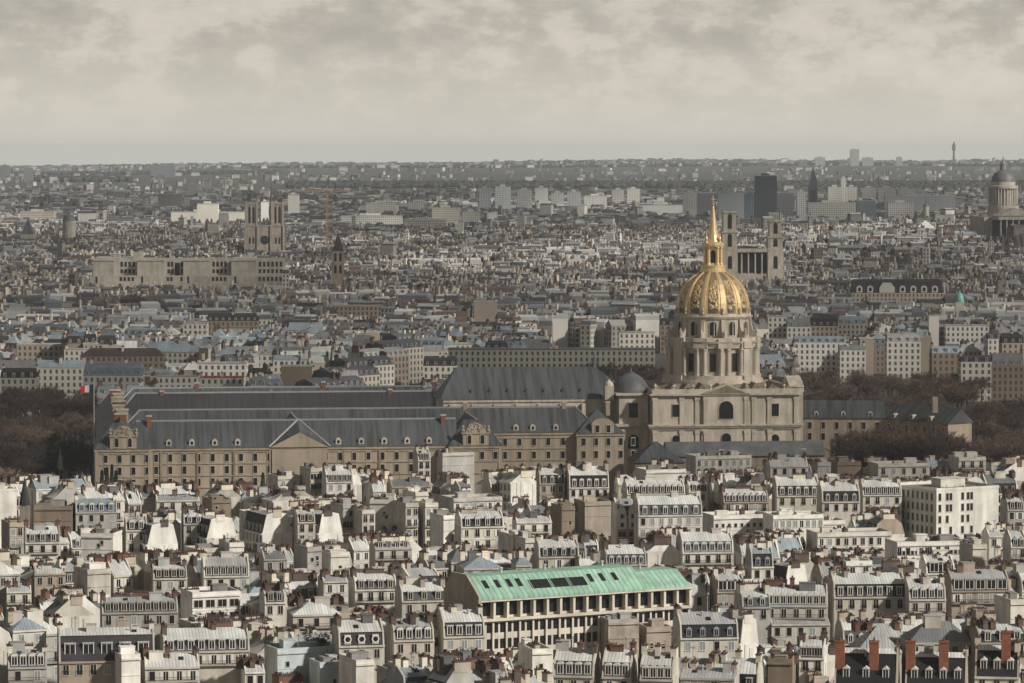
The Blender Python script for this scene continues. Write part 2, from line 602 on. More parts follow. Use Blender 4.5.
WALLS = {'white': (0.62, 0.595, 0.55), 'ivory': (0.54, 0.51, 0.455), 'cream': (0.44, 0.41, 0.355), 'grey': (0.35, 0.335, 0.31), 'tan': (0.32, 0.27, 0.215),
         'brown': (0.20, 0.155, 0.115), 'blueish': (0.40, 0.45, 0.45)}
ZINCS = {'pale zinc': (0.47, 0.475, 0.46), 'grey zinc': (0.29, 0.295, 0.295), 'blue-grey zinc': (0.22, 0.26, 0.29), 'dark zinc': (0.13, 0.135, 0.14)}
SLATES = {'slate': (0.032, 0.03, 0.034), 'black slate': (0.017, 0.015, 0.017), 'grey slate': (0.07, 0.074, 0.082), 'blue slate': (0.11, 0.14, 0.18)}
BUILT = []                        # every street building: dict of what its label needs


def jit(c, r, a=0.08):
    k = 1 + r.uniform(-a, a)
    return tuple(max(0.0, v * k * (1 + r.uniform(-0.02, 0.02))) for v in c)


def building(x, y, rot, w, dep, he, roof='mansard', wall='cream', zinc='pale zinc', slate='slate', gable=None, dormers=None, dstyle=None, floors=1, wstyle=None,
             hm=2.9, ht=1.6, inset=1.0, chim=None, brick=False, balcony=True, bays=None, seed=0, blank=False, hero=None, z0=0.0, sides=True):
    r = random.Random(seed * 7919 + 13)
    name = {'mansard': 'mansard_building', 'zinc': 'pitched_building', 'flat': 'terraced_block', 'hip': 'pitched_building'}[roof]
    root = link(name, None, None, (x, y, z0), rot)
    wc = jit(WALLS[wall], r)
    gc = jit(WALLS[gable or wall], r)
    zc = jit(ZINCS[zinc], r, 0.12)
    sc = jit(SLATES[slate], r, 0.15)
    X, Y = w / 2, dep / 2
    b = MB()
    b.box(-X, -Y, 0, X, Y, he)
    b.box(-X - 0.05, -Y - 0.35, he - 0.35, X + 0.05, -Y + 0.02, he + 0.05)      # cornice
    if floors > 1:
        b.box(-X, -Y - 0.12, he - 3.6, X, -Y + 0.02, he - 3.4)
    b.build('wall', [M['brick'] if brick else M['plaster']], root, color=wc)
    top = he
    rb = MB()
    if roof == 'mansard':
        zb, zr = he + hm, he + hm + ht
        rb.prism([(-Y + 0.05, he + 0.02), (Y - 0.05, he + 0.02), (Y - inset, zb), (-Y + inset, zb)], -X + 0.36, X - 0.36, 0, 0)
        rb.prism([(-Y + inset - 0.25, zb + 0.004), (Y - inset + 0.25, zb + 0.004), (0, zr)], -X + 0.36, X - 0.36, 1, 1)
        top = zr
        prof = [(-Y, he), (Y, he), (Y - inset + 0.15, zb + 0.2), (0.5, zr + 0.3), (-0.5, zr + 0.3), (-Y + inset - 0.15, zb + 0.2)]
    elif roof == 'zinc':
        zb, zr = he, he + ht
        rb.prism([(-Y - 0.2, he + 0.06), (Y + 0.2, he + 0.06), (0, zr)], -X + 0.36, X - 0.36, 1, 1)
        top = zr
        prof = [(-Y, he), (Y, he), (0.5, zr + 0.35), (-0.5, zr + 0.35)]
    elif roof == 'hip':
        zb, zr = he, he + ht
        rb.hip(-X - 0.2, -Y - 0.2, X + 0.2, Y + 0.2, he + 0.06, zr, dep * 0.45, 1)
        top = zr
        prof = None
    else:
        zb = zr = he
        rb.box(-X + 0.3, -Y + 0.3, he - 0.2, X - 0.3, Y - 0.3, he + 0.062, 2)
        prof = None
        pb = MB()
        for a_ in ((-X, -Y - 0.02, X, -Y + 0.28), (-X, Y - 0.28, X, Y + 0.02), (-X - 0.02, -Y + 0.28, -X + 0.28, Y - 0.28), (X - 0.28, -Y + 0.28, X + 0.02, Y - 0.28)):
            pb.box(a_[0], a_[1], he + 0.053, a_[2], a_[3], he + 0.9)
        pb.build('parapet', [M['plaster']], root, color=wc)
        top = he + 0.9
    if roof == 'mansard':
        lo, up = MB(), MB()
        lo.prism([(-Y + 0.05, he + 0.06), (Y - 0.05, he + 0.06), (Y - inset, zb), (-Y + inset, zb)], -X + 0.36, X - 0.36, 0, 0)
        up.prism([(-Y + inset - 0.25, zb + 0.004), (Y - inset + 0.25, zb + 0.004), (0, zr)], -X + 0.36, X - 0.36, 0, 0)
        if slate == 'zinc':
            lo.build('mansard_slope', [M['zinc']], root, color=zc)
        else:
            lo.build('mansard_slope', [M['slate']], root, color=sc)
        up.build('roof', [M['zinc']], root, color=zc)
    else:
        rb.build('roof', [M['slate'], M['zinc'], M['flat_roof']], root, color=zc if roof != 'flat' else jit((0.30, 0.29, 0.27), r, 0.3))
    if prof:
        for s in (-1, 1):
            if not sides:
                continue
            gb = MB()
            xa = s * X
            gb.prism(prof, min(xa, xa - s * 0.34), max(xa, xa - s * 0.34))
            for _ in range(r.choice([0, 1, 2, 3])):                     # flues and patched strips up the bare side wall
                fy, fw = r.uniform(-0.4, 0.4) * dep, r.uniform(0.12, 0.5)
                xo = xa + s * 0.14
                gb.box(min(xa, xo), fy - fw, r.uniform(2, he * 0.6), max(xa, xo), fy + fw, he + r.uniform(-1.5, 0.1))
            gb.build('party_wall', [M['plaster']], root, color=gc)
    nb = bays or max(2, int(w / r.uniform(2.3, 3.0)))
    ws = wstyle or r.choice(['cross', 'cross', 'plain', 'rail', 'shutter', 'pale'])
    if not blank:
        for k in range(floors):
            zz = he - 2.75 - k * 3.1
            if zz < 1:
                break
            for i in range(nb):
                link('window', WIN[ws if r.random() < 0.75 else r.choice(['pale', 'shutter', 'plain', 'rail'])], root, (-X + (i + 0.5) * w / nb, -Y - 0.003, zz))
            if balcony and (k == 1 or (k == 0 and floors == 1 and r.random() < 0.4)):
                bb = MB()
                bb.box(-X + 0.2, -Y - 0.75, zz - 0.34, X - 0.2, -Y - 0.125, zz - 0.2, 0)
                bb.box(-X + 0.2, -Y - 0.75, zz + 0.7, X - 0.2, -Y - 0.69, zz + 0.78, 1)
                q = -X + 0.25
                while q < X - 0.2:
                    bb.box(q, -Y - 0.74, zz - 0.2, q + 0.035, -Y - 0.7, zz + 0.7, 1)
                    q += 0.22
                bb.build('balcony', [M['plaster'], M['iron']], root, color=wc)
    elif r.random() < 0.5:
        for i in range(r.randint(1, 3)):
            link('window', WIN['small'], root, (r.uniform(-X + 1, X - 1), -Y - 0.003, he - r.uniform(2, 6)))
    ndm = 0
    if roof == 'mansard':
        ndm = nb if dormers is None else dormers
        ds = dstyle or r.choice(['plain', 'plain', 'plain', 'lean', 'lean', 'arch'])
        for i in range(ndm):
            link('dormer', DOR[ds], root, (-X + 0.4 + (i + 0.5) * (w - 0.8) / ndm, -Y + (0.22 if inset < 1.5 else inset * 0.3 + 0.1), he + (0.35 if inset < 1.5 else hm * 0.26)), color=zc)
    elif roof == 'zinc' and dormers:
        ndm = dormers
        for i in range(ndm):
            link('dormer', DOR[dstyle or 'flat'], root, (-X + 0.4 + (i + 0.5) * (w - 0.8) / ndm, -Y + 0.9, he + 0.15), color=zc, scale=(0.9, 1, 0.75))
    chims = []
    if chim is None:
        chim = r.choice([2, 3, 3, 4]) if roof != 'flat' else r.choice([0, 1, 1, 2])
    cm = r.choice(CHIM)
    bc = r.choice([(0.50, 0.45, 0.38), (0.55, 0.51, 0.44), (0.36, 0.31, 0.26), (0.11, 0.075, 0.06), (0.09, 0.065, 0.055), (0.13, 0.065, 0.048), (0.58, 0.53, 0.45)])
    spots = [-X + 0.4, X - 0.4, r.uniform(-0.2, 0.2) * w, -0.3 * w, 0.3 * w][:chim] if roof != 'flat' else [r.uniform(-X + 1, X - 1) for _ in range(chim)]
    for q in spots:
        cy = r.uniform(-0.12, 0.12) * dep
        turn = r.random() < (0.35 if roof == 'flat' or abs(q) < X - 0.6 else 0.0)
        link('chimney_stack', cm if r.random() < 0.7 else r.choice(CHIM), root, (q, cy, top - (0.0 if roof != 'flat' else 0.7)), math.pi / 2 if turn else 0.0, color=jit(bc, r, 0.15), scale=(1.3, 1, 0.65 + 0.35 * r.random()))
    if r.random() < 0.6:
        link('antenna', ANT, root, (r.uniform(-0.35, 0.35) * w, r.uniform(-0.5, 1.0), top - 0.3), r.uniform(0, 3))
    if roof in ('zinc', 'flat', 'mansard') and r.random() < 0.55:
        for _ in range(r.randint(1, 2)):
            q = r.uniform(-0.3, 0.3) * w
            yy = r.uniform(-0.25, -0.12) * dep
            zz = (zr - (zr - zb) * abs(yy) / (Y if roof == 'zinc' else Y - inset + 0.25) - 0.1) if roof != 'flat' else he
            if r.random() < 0.5:
                link('roof_vent', VENT, root, (q, yy, zz), color=(0.3, 0.3, 0.3))
            else:
                sk = link('skylight', SKYL, root, (q, yy, zz + 0.16))
                if roof != 'flat':
                    sk.rotation_euler = (math.atan((zr - zb) / (Y - (0 if roof == 'zinc' else inset))), 0, 0)
    if roof in ('zinc', 'mansard', 'hip') and w > 7:
        for _ in range(r.choice([0, 1, 1, 2])):
            q, yy = r.uniform(-0.36, 0.36) * w, r.uniform(-0.16, 0.2) * dep
            hh = r.uniform(0.8, 1.8)
            cb = MB()
            a_, b_ = r.uniform(0.8, 1.9), r.uniform(0.8, 1.4)
            cb.box(-a_, -b_, -1.6, a_, b_, hh, 0)
            cb.box(-a_ - 0.1, -b_ - 0.1, hh + 0.002, a_ + 0.1, b_ + 0.1, hh + 0.12, 1)
            cb.build('roof_cabin', [M['plaster'], M['zinc']], root, (q, yy, top - abs(yy) * 0.25), color=jit(r.choice([gc, wc, (0.12, 0.12, 0.125), (0.32, 0.32, 0.31)]), r, 0.15))
    if roof == 'flat':
        for _ in range(r.choice([1, 2, 3])):
            hh = r.uniform(0.9, 2.2)
            cb = MB()
            a_, b_ = r.uniform(0.8, 2.2), r.uniform(0.8, 1.6)
            cb.box(-a_, -b_, 0.07, a_, b_, hh, 0)
            cb.box(-a_ - 0.1, -b_ - 0.1, hh + 0.002, a_ + 0.1, b_ + 0.1, hh + 0.12, 1)
            cb.build('roof_cabin', [M['plaster'], M['steel']], root, (r.uniform(-0.5, 0.5) * max(0, w - 5), r.uniform(-0.5, 0.5) * max(0, dep - 5), he), color=jit(r.choice([wc, gc, (0.2, 0.19, 0.18)]), r, 0.15))
    if roof == 'flat' and r.random() < 0.5:
        link('lift_housing', TERR, root, (r.uniform(-0.3, 0.3) * w, r.uniform(-0.1, 0.3) * dep, he), color=wc, scale=(min(1, w / 9), 1, 1))
    BUILT.append(dict(o=root, x=x, y=y, w=w, he=he, top=top, roof=roof, wall=wall, zinc=zinc, slate=slate, nd=ndm, chim=len(spots), floors=floors, blank=blank, brick=brick,
                      gable=gable, bc=bc, ds=dstyle, hero=hero, ws=ws, rot=rot))
    return root


# ------------------------------------------------------------------ the roofs in front of the palace: buildings read off the photograph
XO = [0, 256, 512, 768]
PROT = []                          # (px0, px1, lowest row that has to stay visible, distance)
HEROES = []


def hero(k, a, b, ytop, yeave, ybot, t, wall='cream', he=None, dep=11, rot=None, hero=None, **kw):
    """A building seen between zoomed columns a..b of strip k, its roof top, eave and lowest visible row given in the same zoomed pixels."""
    q = 0.3118
    x0, x1 = XO[k] + a * q, XO[k] + b * q
    yt, ye, yb = 470 + ytop * q, 470 + yeave * q, 470 + ybot * q
    if he is None:
        he = 18.0
    d = (H - he) * F / (ye - Y0)
    px, _, _ = at((x0 + x1) / 2, ye, d)
    if rot is None:
        rot = {0: 9, 1: 11, 2: 7, 3: 4}[k] if t != 'F' else {0: 20, 1: 22, 2: 16, 3: 12}[k]
        if x0 > 540 and ye > 655:
            rot = -9
    w = (x1 - x0) / F * d
    s = F / d
    w = max(4.0, (w - dep * abs(math.sin(rad(rot)))) / math.cos(rad(rot))) if t != 'G' else w
    y = d + dep / 2
    rise = max(0.4, (H - (yt - Y0) * y / F) - he)
    HEROES.append(dict(d=d, x=px, y=y, w=w, he=he, rise=rise, t=t, wall=wall, dep=dep, rot=rad(rot), fl=max(1, min(5, int((yb - ye) / s / 3.0 + 0.4))), kw=kw, hero=hero, px=(x0, x1), yb=min(yb, 683), ye=ye, yt=yt))


def H1(*a, **k): hero(0, *a, **k)
def H2(*a, **k): hero(1, *a, **k)
def H3(*a, **k): hero(2, *a, **k)
def H4(*a, **k): hero(3, *a, **k)


H1(100, 232, 112, 118, 195, 'F', 'brown', blank=True, he=20, chim=0, rot=4)
H1(225, 375, 100, 138, 160, 'M', 'grey', zinc='blue-grey zinc', slate='blue slate', dormers=4)
H1(0, 62, 165, 172, 270, 'F', 'tan', he=20)
H1(62, 192, 190, 236, 288, 'M', 'ivory', slate='grey slate', dormers=3, gable='tan')
H1(258, 384, 180, 206, 285, 'F', 'white', blank=True, he=20, rot=-9, chim=2)
H1(384, 472, 165, 196, 270, 'M', 'cream', slate='black slate', he=20, wstyle='rail')
H1(470, 572, 165, 200, 275, 'G', 'white', he=20)
H1(570, 655, 140, 175, 250, 'M', 'grey', slate='black slate', he=20)
H1(655, 758, 150, 180, 240, 'G', 'white', he=20)
H1(692, 782, 232, 236, 270, 'F', 'white', blank=True, he=17)
H1(780, 822, 130, 140, 280, 'F', 'ivory', he=21)
H1(485, 640, 82, 100, 112, 'Z', 'ivory', he=18)
H1(640, 740, 90, 96, 135, 'F', 'brown', blank=True, he=18)
H1(632, 800, 288, 345, 362, 'M', 'ivory', slate='grey slate', dormers=6, dstyle='flat')
H1(470, 600, 330, 352, 385, 'M', 'cream', slate='black slate', dormers=4)
H1(568, 768, 358, 395, 478, 'F', 'white', he=19, wstyle='wide', chim=1, gable='brown')
H1(305, 570, 430, 462, 492, 'M', 'grey', slate='grey slate', dormers=9)
H1(160, 495, 505, 620, 650, 'M', 'tan', slate='slate', dormers=5, dstyle='big', he=18, hm=5.2, dep=13, gable='grey')
H1(495, 800, 520, 588, 610, 'M', 'cream', slate='grey slate', dormers=8, dstyle='flat', dep=13)
H1(0, 150, 598, 640, 683, 'M', 'grey', slate='grey slate', zinc='grey zinc', dormers=4)
H1(440, 640, 595, 640, 683, 'Z', 'ivory', he=17, zinc='pale zinc')
H1(368, 412, 592, 598, 683, 'F', 'white', blank=True, he=20, chim=0)
H1(760, 850, 625, 655, 683, 'Z', 'white', he=15)
H1(90, 210, 320, 338, 370, 'Z', 'tan', he=16)
H1(0, 100, 380, 395, 420, 'Z', 'ivory', he=15)
H2(12, 112, 130, 165, 265, 'G', 'white', he=20)
H2(110, 190, 150, 170, 240, 'M', 'cream', he=20, slate='black slate', wstyle='rail')
H2(188, 272, 142, 165, 245, 'G', 'white', he=20)
H2(245, 308, 100, 112, 235, 'F', 'grey', he=22, wstyle='wide')
H2(310, 366, 120, 130, 230, 'F', 'cream', he=21, wstyle='rail')
H2(365, 456, 92, 97, 218, 'F', 'ivory', blank=True, he=22, rot=-6)
H2(456, 500, 100, 108, 230, 'F', 'cream', he=22)
H2(497, 522, 70, 73, 240, 'F', 'ivory', blank=True, he=24, chim=0)
H2(520, 562, 100, 108, 240, 'F', 'ivory', he=22)
H2(562, 636, 140, 148, 275, 'F', 'white', blank=True, he=21)
H2(634, 796, 140, 185, 275, 'M', 'ivory', slate='black slate', he=20, dormers=4, dstyle='arch', gable='white')
H2(776, 880, 195, 210, 280, 'F', 'ivory', he=20, blank=True)
H2(590, 790, 70, 90, 140, 'F', 'grey', he=19)
H2(190, 300, 250, 268, 330, 'F', 'ivory', blank=True, he=18)
H2(135, 190, 245, 250, 330, 'F', 'grey', blank=True, he=20)
H2(0, 100, 262, 290, 310, 'Z', 'grey', zinc='dark zinc', he=18)
H2(290, 452, 340, 388, 445, 'M', 'ivory', slate='grey slate', he=18, dormers=4)
H2(190, 295, 340, 362, 440, 'Z', 'ivory', he=18)
H2(358, 500, 232, 255, 300, 'Z', 'cream', he=18, zinc='grey zinc', dormers=4)
H2(235, 412, 495, 570, 590, 'M', 'cream', slate='slate', he=18, dormers=3, dstyle='round', hm=4.0)
H2(411, 572, 490, 552, 592, 'M', 'cream', slate='grey slate', he=18, dormers=4, dstyle='arch', hm=4.0)
H2(571, 735, 462, 540, 588, 'M', 'cream', slate='slate', he=18, dormers=4, dstyle='flat', hm=4.0)
H2(20, 280, 545, 575, 683, 'F', 'blueish', he=17, blank=True, dep=9)
H2(165, 275, 610, 622, 683, 'F', 'blueish', he=15, blank=True, dep=7)
H2(278, 358, 612, 616, 683, 'F', 'ivory', blank=True, he=17, chim=0)
H2(90, 270, 425, 470, 490, 'H', 'cream', he=16, zinc='pale zinc')
H2(0, 95, 400, 430, 490, 'M', 'ivory', slate='grey slate', he=17)
H2(440, 612, 372, 425, 445, 'M', 'cream', slate='grey slate', he=17, dormers=3)
H2(640, 790, 278, 320, 340, 'H', 'cream', he=19, zinc='blue-grey zinc')
H2(600, 690, 250, 300, 330, 'H', 'cream', he=19, zinc='dark zinc')
H2(142, 205, -20, -5, 70, 'F', 'cream', he=22, wstyle='wide')
H2(205, 312, 0, 40, 66, 'M', 'white', he=19, slate='black slate', dormers=5)
H2(30, 140, 5, 20, 55, 'F', 'ivory', he=19)
H2(370, 400, 30, 70, 75, 'Z', 'white', he=17)
H2(415, 560, 30, 55, 70, 'Z', 'tan', zinc='dark zinc', he=18)
H2(500, 560, -60, -30, 40, 'M', 'ivory', he=20, slate='grey slate')
H2(560, 700, -70, -55, 30, 'F', 'white', he=21, blank=True)
H3(75, 170, 0, 45, 125, 'M', 'tan', slate='black slate', he=20)
H3(170, 312, -5, 58, 90, 'M', 'ivory', slate='black slate', he=19, dormers=5, dstyle='arch', hm=4.5)
H3(355, 556, 40, 78, 95, 'M', 'ivory', slate='black slate', he=18, dormers=9)
H3(555, 628, 45, 72, 100, 'M', 'white', slate='grey slate', he=18)
H3(128, 200, 112, 118, 215, 'F', 'brown', blank=True, he=21, chim=1)
H3(200, 318, 95, 103, 250, 'F', 'tan', blank=True, he=21.5, chim=0)
H3(0, 128, 148, 170, 200, 'Z', 'white', he=18)
H3(320, 404, 100, 150, 245, 'M', 'white', slate='grey slate', he=19, dormers=2, dstyle='gable', hero='brick')
H3(390, 612, 88, 148, 210, 'M', 'ivory', slate='grey slate', he=20, dormers=6, dstyle='arch', gable='grey')
H3(612, 830, 138, 146, 205, 'F', 'white', he=18, wstyle='small', bays=9)
H3(664, 824, 68, 105, 140, 'M', 'tan', slate='black slate', he=20, dormers=7)
H3(70, 216, 232, 282, 312, 'M', 'cream', slate='black slate', he=19, dormers=4)
H3(20, 75, 215, 222, 310, 'F', 'ivory', blank=True, he=20)
H3(285, 432, 250, 308, 330, 'M', 'grey', slate='grey slate', he=18, dormers=5)
H3(530, 712, 208, 268, 300, 'M', 'ivory', slate='blue slate', he=18, dormers=6, dstyle='arch')
H3(285, 408, 472, 484, 580, 'F', 'grey', blank=True, he=18, chim=0, hero='rubble', dep=6)
H3(404, 512, 500, 508, 592, 'F', 'tan', blank=True, he=16, chim=1, dep=7)
H3(520, 728, 470, 545, 565, 'M', 'ivory', slate='black slate', he=16, dormers=4)
H3(725, 790, 480, 512, 570, 'G', 'white', he=17)
H3(133, 290, 585, 668, 683, 'M', 'cream', slate='grey slate', he=18, dormers=4, dstyle='arch', chim=3, hm=4)
H3(288, 410, 590, 672, 683, 'M', 'cream', slate='grey slate', he=18, dormers=3, dstyle='arch', chim=3, hm=4)
H3(410, 545, 600, 680, 683, 'M', 'cream', slate='slate', he=18, dormers=4, dstyle='arch', chim=3, hm=4)
H3(540, 740, 640, 676, 683, 'Z', 'grey', he=17, zinc='grey zinc')
H3(640, 748, 345, 395, 420, 'M', 'tan', slate='black slate', he=18, dormers=3, dstyle='big')
H3(720, 830, 390, 445, 470, 'M', 'grey', slate='grey slate', he=18)
H3(0, 60, 270, 310, 330, 'H', 'cream', he=18, zinc='blue-grey zinc')
H3(20, 130, 560, 580, 650, 'F', 'white', he=16, blank=True)
H4(20, 166, 28, 85, 135, 'M', 'cream', slate='slate', he=20, dormers=5, dstyle='arch', wstyle='rail')
H4(165, 296, 48, 104, 140, 'M', 'cream', slate='black slate', he=20, dormers=4, hm=3.4)
H4(296, 430, 40, 82, 140, 'M', 'cream', slate='slate', he=20, dormers=6, dstyle='flat', wstyle='rail')
H4(-10, 180, 138, 146, 195, 'F', 'white', he=19, bays=8)
H4(130, 400, 190, 202, 262, 'F', 'ivory', he=17, bays=9)
H4(385, 640, 218, 232, 290, 'F', 'white', he=17, bays=16, wstyle='small')
H4(630, 702, 235, 242, 330, 'F', 'cream', he=18, blank=True)
H4(-10, 200, 380, 440, 465, 'M', 'cream', slate='blue slate', he=18, dormers=9, dstyle='arch', rot=-3)
H4(200, 444, 342, 412, 465, 'M', 'cream', slate='slate', he=19, dormers=7, dstyle='flat', wstyle='rail', hm=3.6)
H4(442, 572, 360, 420, 465, 'M', 'cream', slate='grey slate', he=19, dormers=4, hm=3.6)
H4(575, 776, 330, 392, 440, 'M', 'tan', slate='slate', he=19, dormers=5, dstyle='big', rot=5)
H4(38, 128, 300, 335, 360, 'G', 'white', he=18)
H4(498, 600, 288, 336, 345, 'M', 'white', slate='black slate', he=18, dormers=2, dstyle='big')
H4(772, 806, 415, 420, 510, 'F', 'ivory', blank=True, he=21, chim=0)
H4(212, 440, 575, 706, 720, 'M', 'ivory', slate='black slate', he=14, dormers=3, dstyle='gable', hm=7.5, hero='bricks', chim=2)
H4(440, 662, 590, 706, 720, 'M', 'ivory', slate='black slate', he=14, dormers=4, dstyle='gable', hm=7.0, hero='bricks', chim=2)
H4(664, 830, 570, 672, 720, 'M', 'ivory', slate='black slate', he=15, dormers=3, dstyle='gable', hm=6.0, hero='bricks', chim=2)
H4(664, 830, 508, 560, 570, 'M', 'tan', slate='slate', he=17, dormers=3, dstyle='flat')
H4(440, 665, 490, 560, 590, 'H', 'cream', he=16, zinc='dark zinc')
H4(275, 430, 505, 590, 600, 'H', 'cream', he=14, zinc='grey zinc')
H4(100, 206, 560, 610, 660, 'M', 'white', slate='black slate', he=16, dormers=4)
H4(0, 104, 590, 612, 683, 'F', 'brown', he=17, blank=True)
H4(0, 200, 470, 500, 530, 'Z', 'cream', he=14, zinc='grey zinc')
H4(760, 822, 90, 130, 200, 'M', 'grey', slate='slate', he=21)
H4(700, 775, 190, 215, 260, 'Z', 'white', he=18)
H4(770, 830, 205, 250, 300, 'M', 'ivory', slate='black slate', he=19)
H4(200, 300, -40, -25, 20, 'F', 'brown', he=19, blank=True)
H4(330, 520, -40, -20, 30, 'F', 'ivory', he=19, bays=5)
H4(590, 700, -60, -40, 0, 'F', 'ivory', he=19)
H4(0, 130, -40, -10, 20, 'Z', 'white', he=17)
H3(560, 770, -60, -45, 10, 'F', 'ivory', he=18)
H3(400, 560, -10, 0, 40, 'F', 'white', he=20, blank=True)

GREEN = dict(px=(480, 693), d=None)
for h in HEROES:
    keep = h['ye'] + (min(h['yb'] - h['ye'], 8) if h['t'] in 'MZH' else 0.6 * (h['yb'] - h['ye']))
    keep = h['yb'] if h['hero'] else keep
    PROT.append((h['px'][0], h['px'][1], max(keep, h['ye'] + 2), h['d']))
PROT += [(455, 482, 640, 806), (482, 600, 644, 806), (600, 640, 632, 815), (640, 694, 618, 820), (902, 1006, 532, 1092),
         (0, 97, 470, 1300), (97, 300, 478, 1225), (300, 500, 462, 1235), (500, 625, 462, 1300), (625, 812, 456, 1300), (812, 1024, 452, 1380)]


def ymin_ok(x0, x1, d):
    """The highest pixel row that a building nearer than d may reach between columns x0 and x1."""
    lim = 0
    for a, b, yb, dd in PROT:
        if dd > d + 2 and b > x0 + 1 and a < x1 - 1:
            lim = max(lim, yb)
    return lim


SKYLINE = [683.0] * 1100


def covered(x0, x1, ytop):
    a, b = max(0, int(x0)), min(1023, int(x1))
    if a >= b:
        return True
    seen = sum(1 for i in range(a, b + 1) if ytop < SKYLINE[i] - 1.2)
    return seen < max(2, 0.12 * (b - a))


def cover(x0, x1, ytop):
    for i in range(max(0, int(x0)), min(1023, int(x1)) + 1):
        SKYLINE[i] = min(SKYLINE[i], ytop)


FILL = []
r = random.Random(5)
for (za, pxa_, pxb_, da_, db_, pb_) in ((25, -20, 560, 640, 1275, 0.42), (-13, 560, 1044, 640, 770, 0.25), (12, 560, 1044, 770, 1275, 0.32)):
    a = rad(za)
    ux, uy, vx, vy = math.cos(a), math.sin(a), -math.sin(a), math.cos(a)
    v = -420.0
    k = 0
    while v < 520:
        k += 1
        cd = r.uniform(7, 10.5)
        rh = r.uniform(14, 19)
        u = -420.0
        while u < 420:
            turned = r.random() < pb_
            cw = r.uniform(6.5, 10.5) if turned else r.choice([r.uniform(3.5, 6), r.uniform(5, 9), r.uniform(7, 12), r.uniform(10, 17)])
            if turned:
                u += r.uniform(1.5, 7)
            elif r.random() < 0.12:
                u += r.uniform(3, 8)
            cx, cy = ux * (u + cw / 2) + vx * (v + cd / 2), 950 + uy * (u + cw / 2) + vy * (v + cd / 2)
            px_ = 512 + F * cx / max(cy, 1)
            if da_ < cy < db_ and pxa_ - 8 < px_ < pxb_ + 8:
                he = rh + r.uniform(-1.0, 1.2) if r.random() < 0.72 else r.choice([r.uniform(8, 13), r.uniform(15, 20), r.uniform(17.5, 21)])
                FILL.append(dict(x=cx, y=cy, w=cd if turned else cw, dep=cw if turned else cd, rot=a - math.pi / 2 if turned else a, he=he, turned=turned,
                                 hw=(cw * abs(ux) + cd * abs(vx)) / 2, d=cy - (cw * abs(uy) + cd * abs(vy)) / 2 * 0.8))
            u += cw + r.choice([0.02, 0.02, 0.1, 0.5])
        v += cd + (r.uniform(0.5, 3) if k % 2 else r.uniform(3, 7))

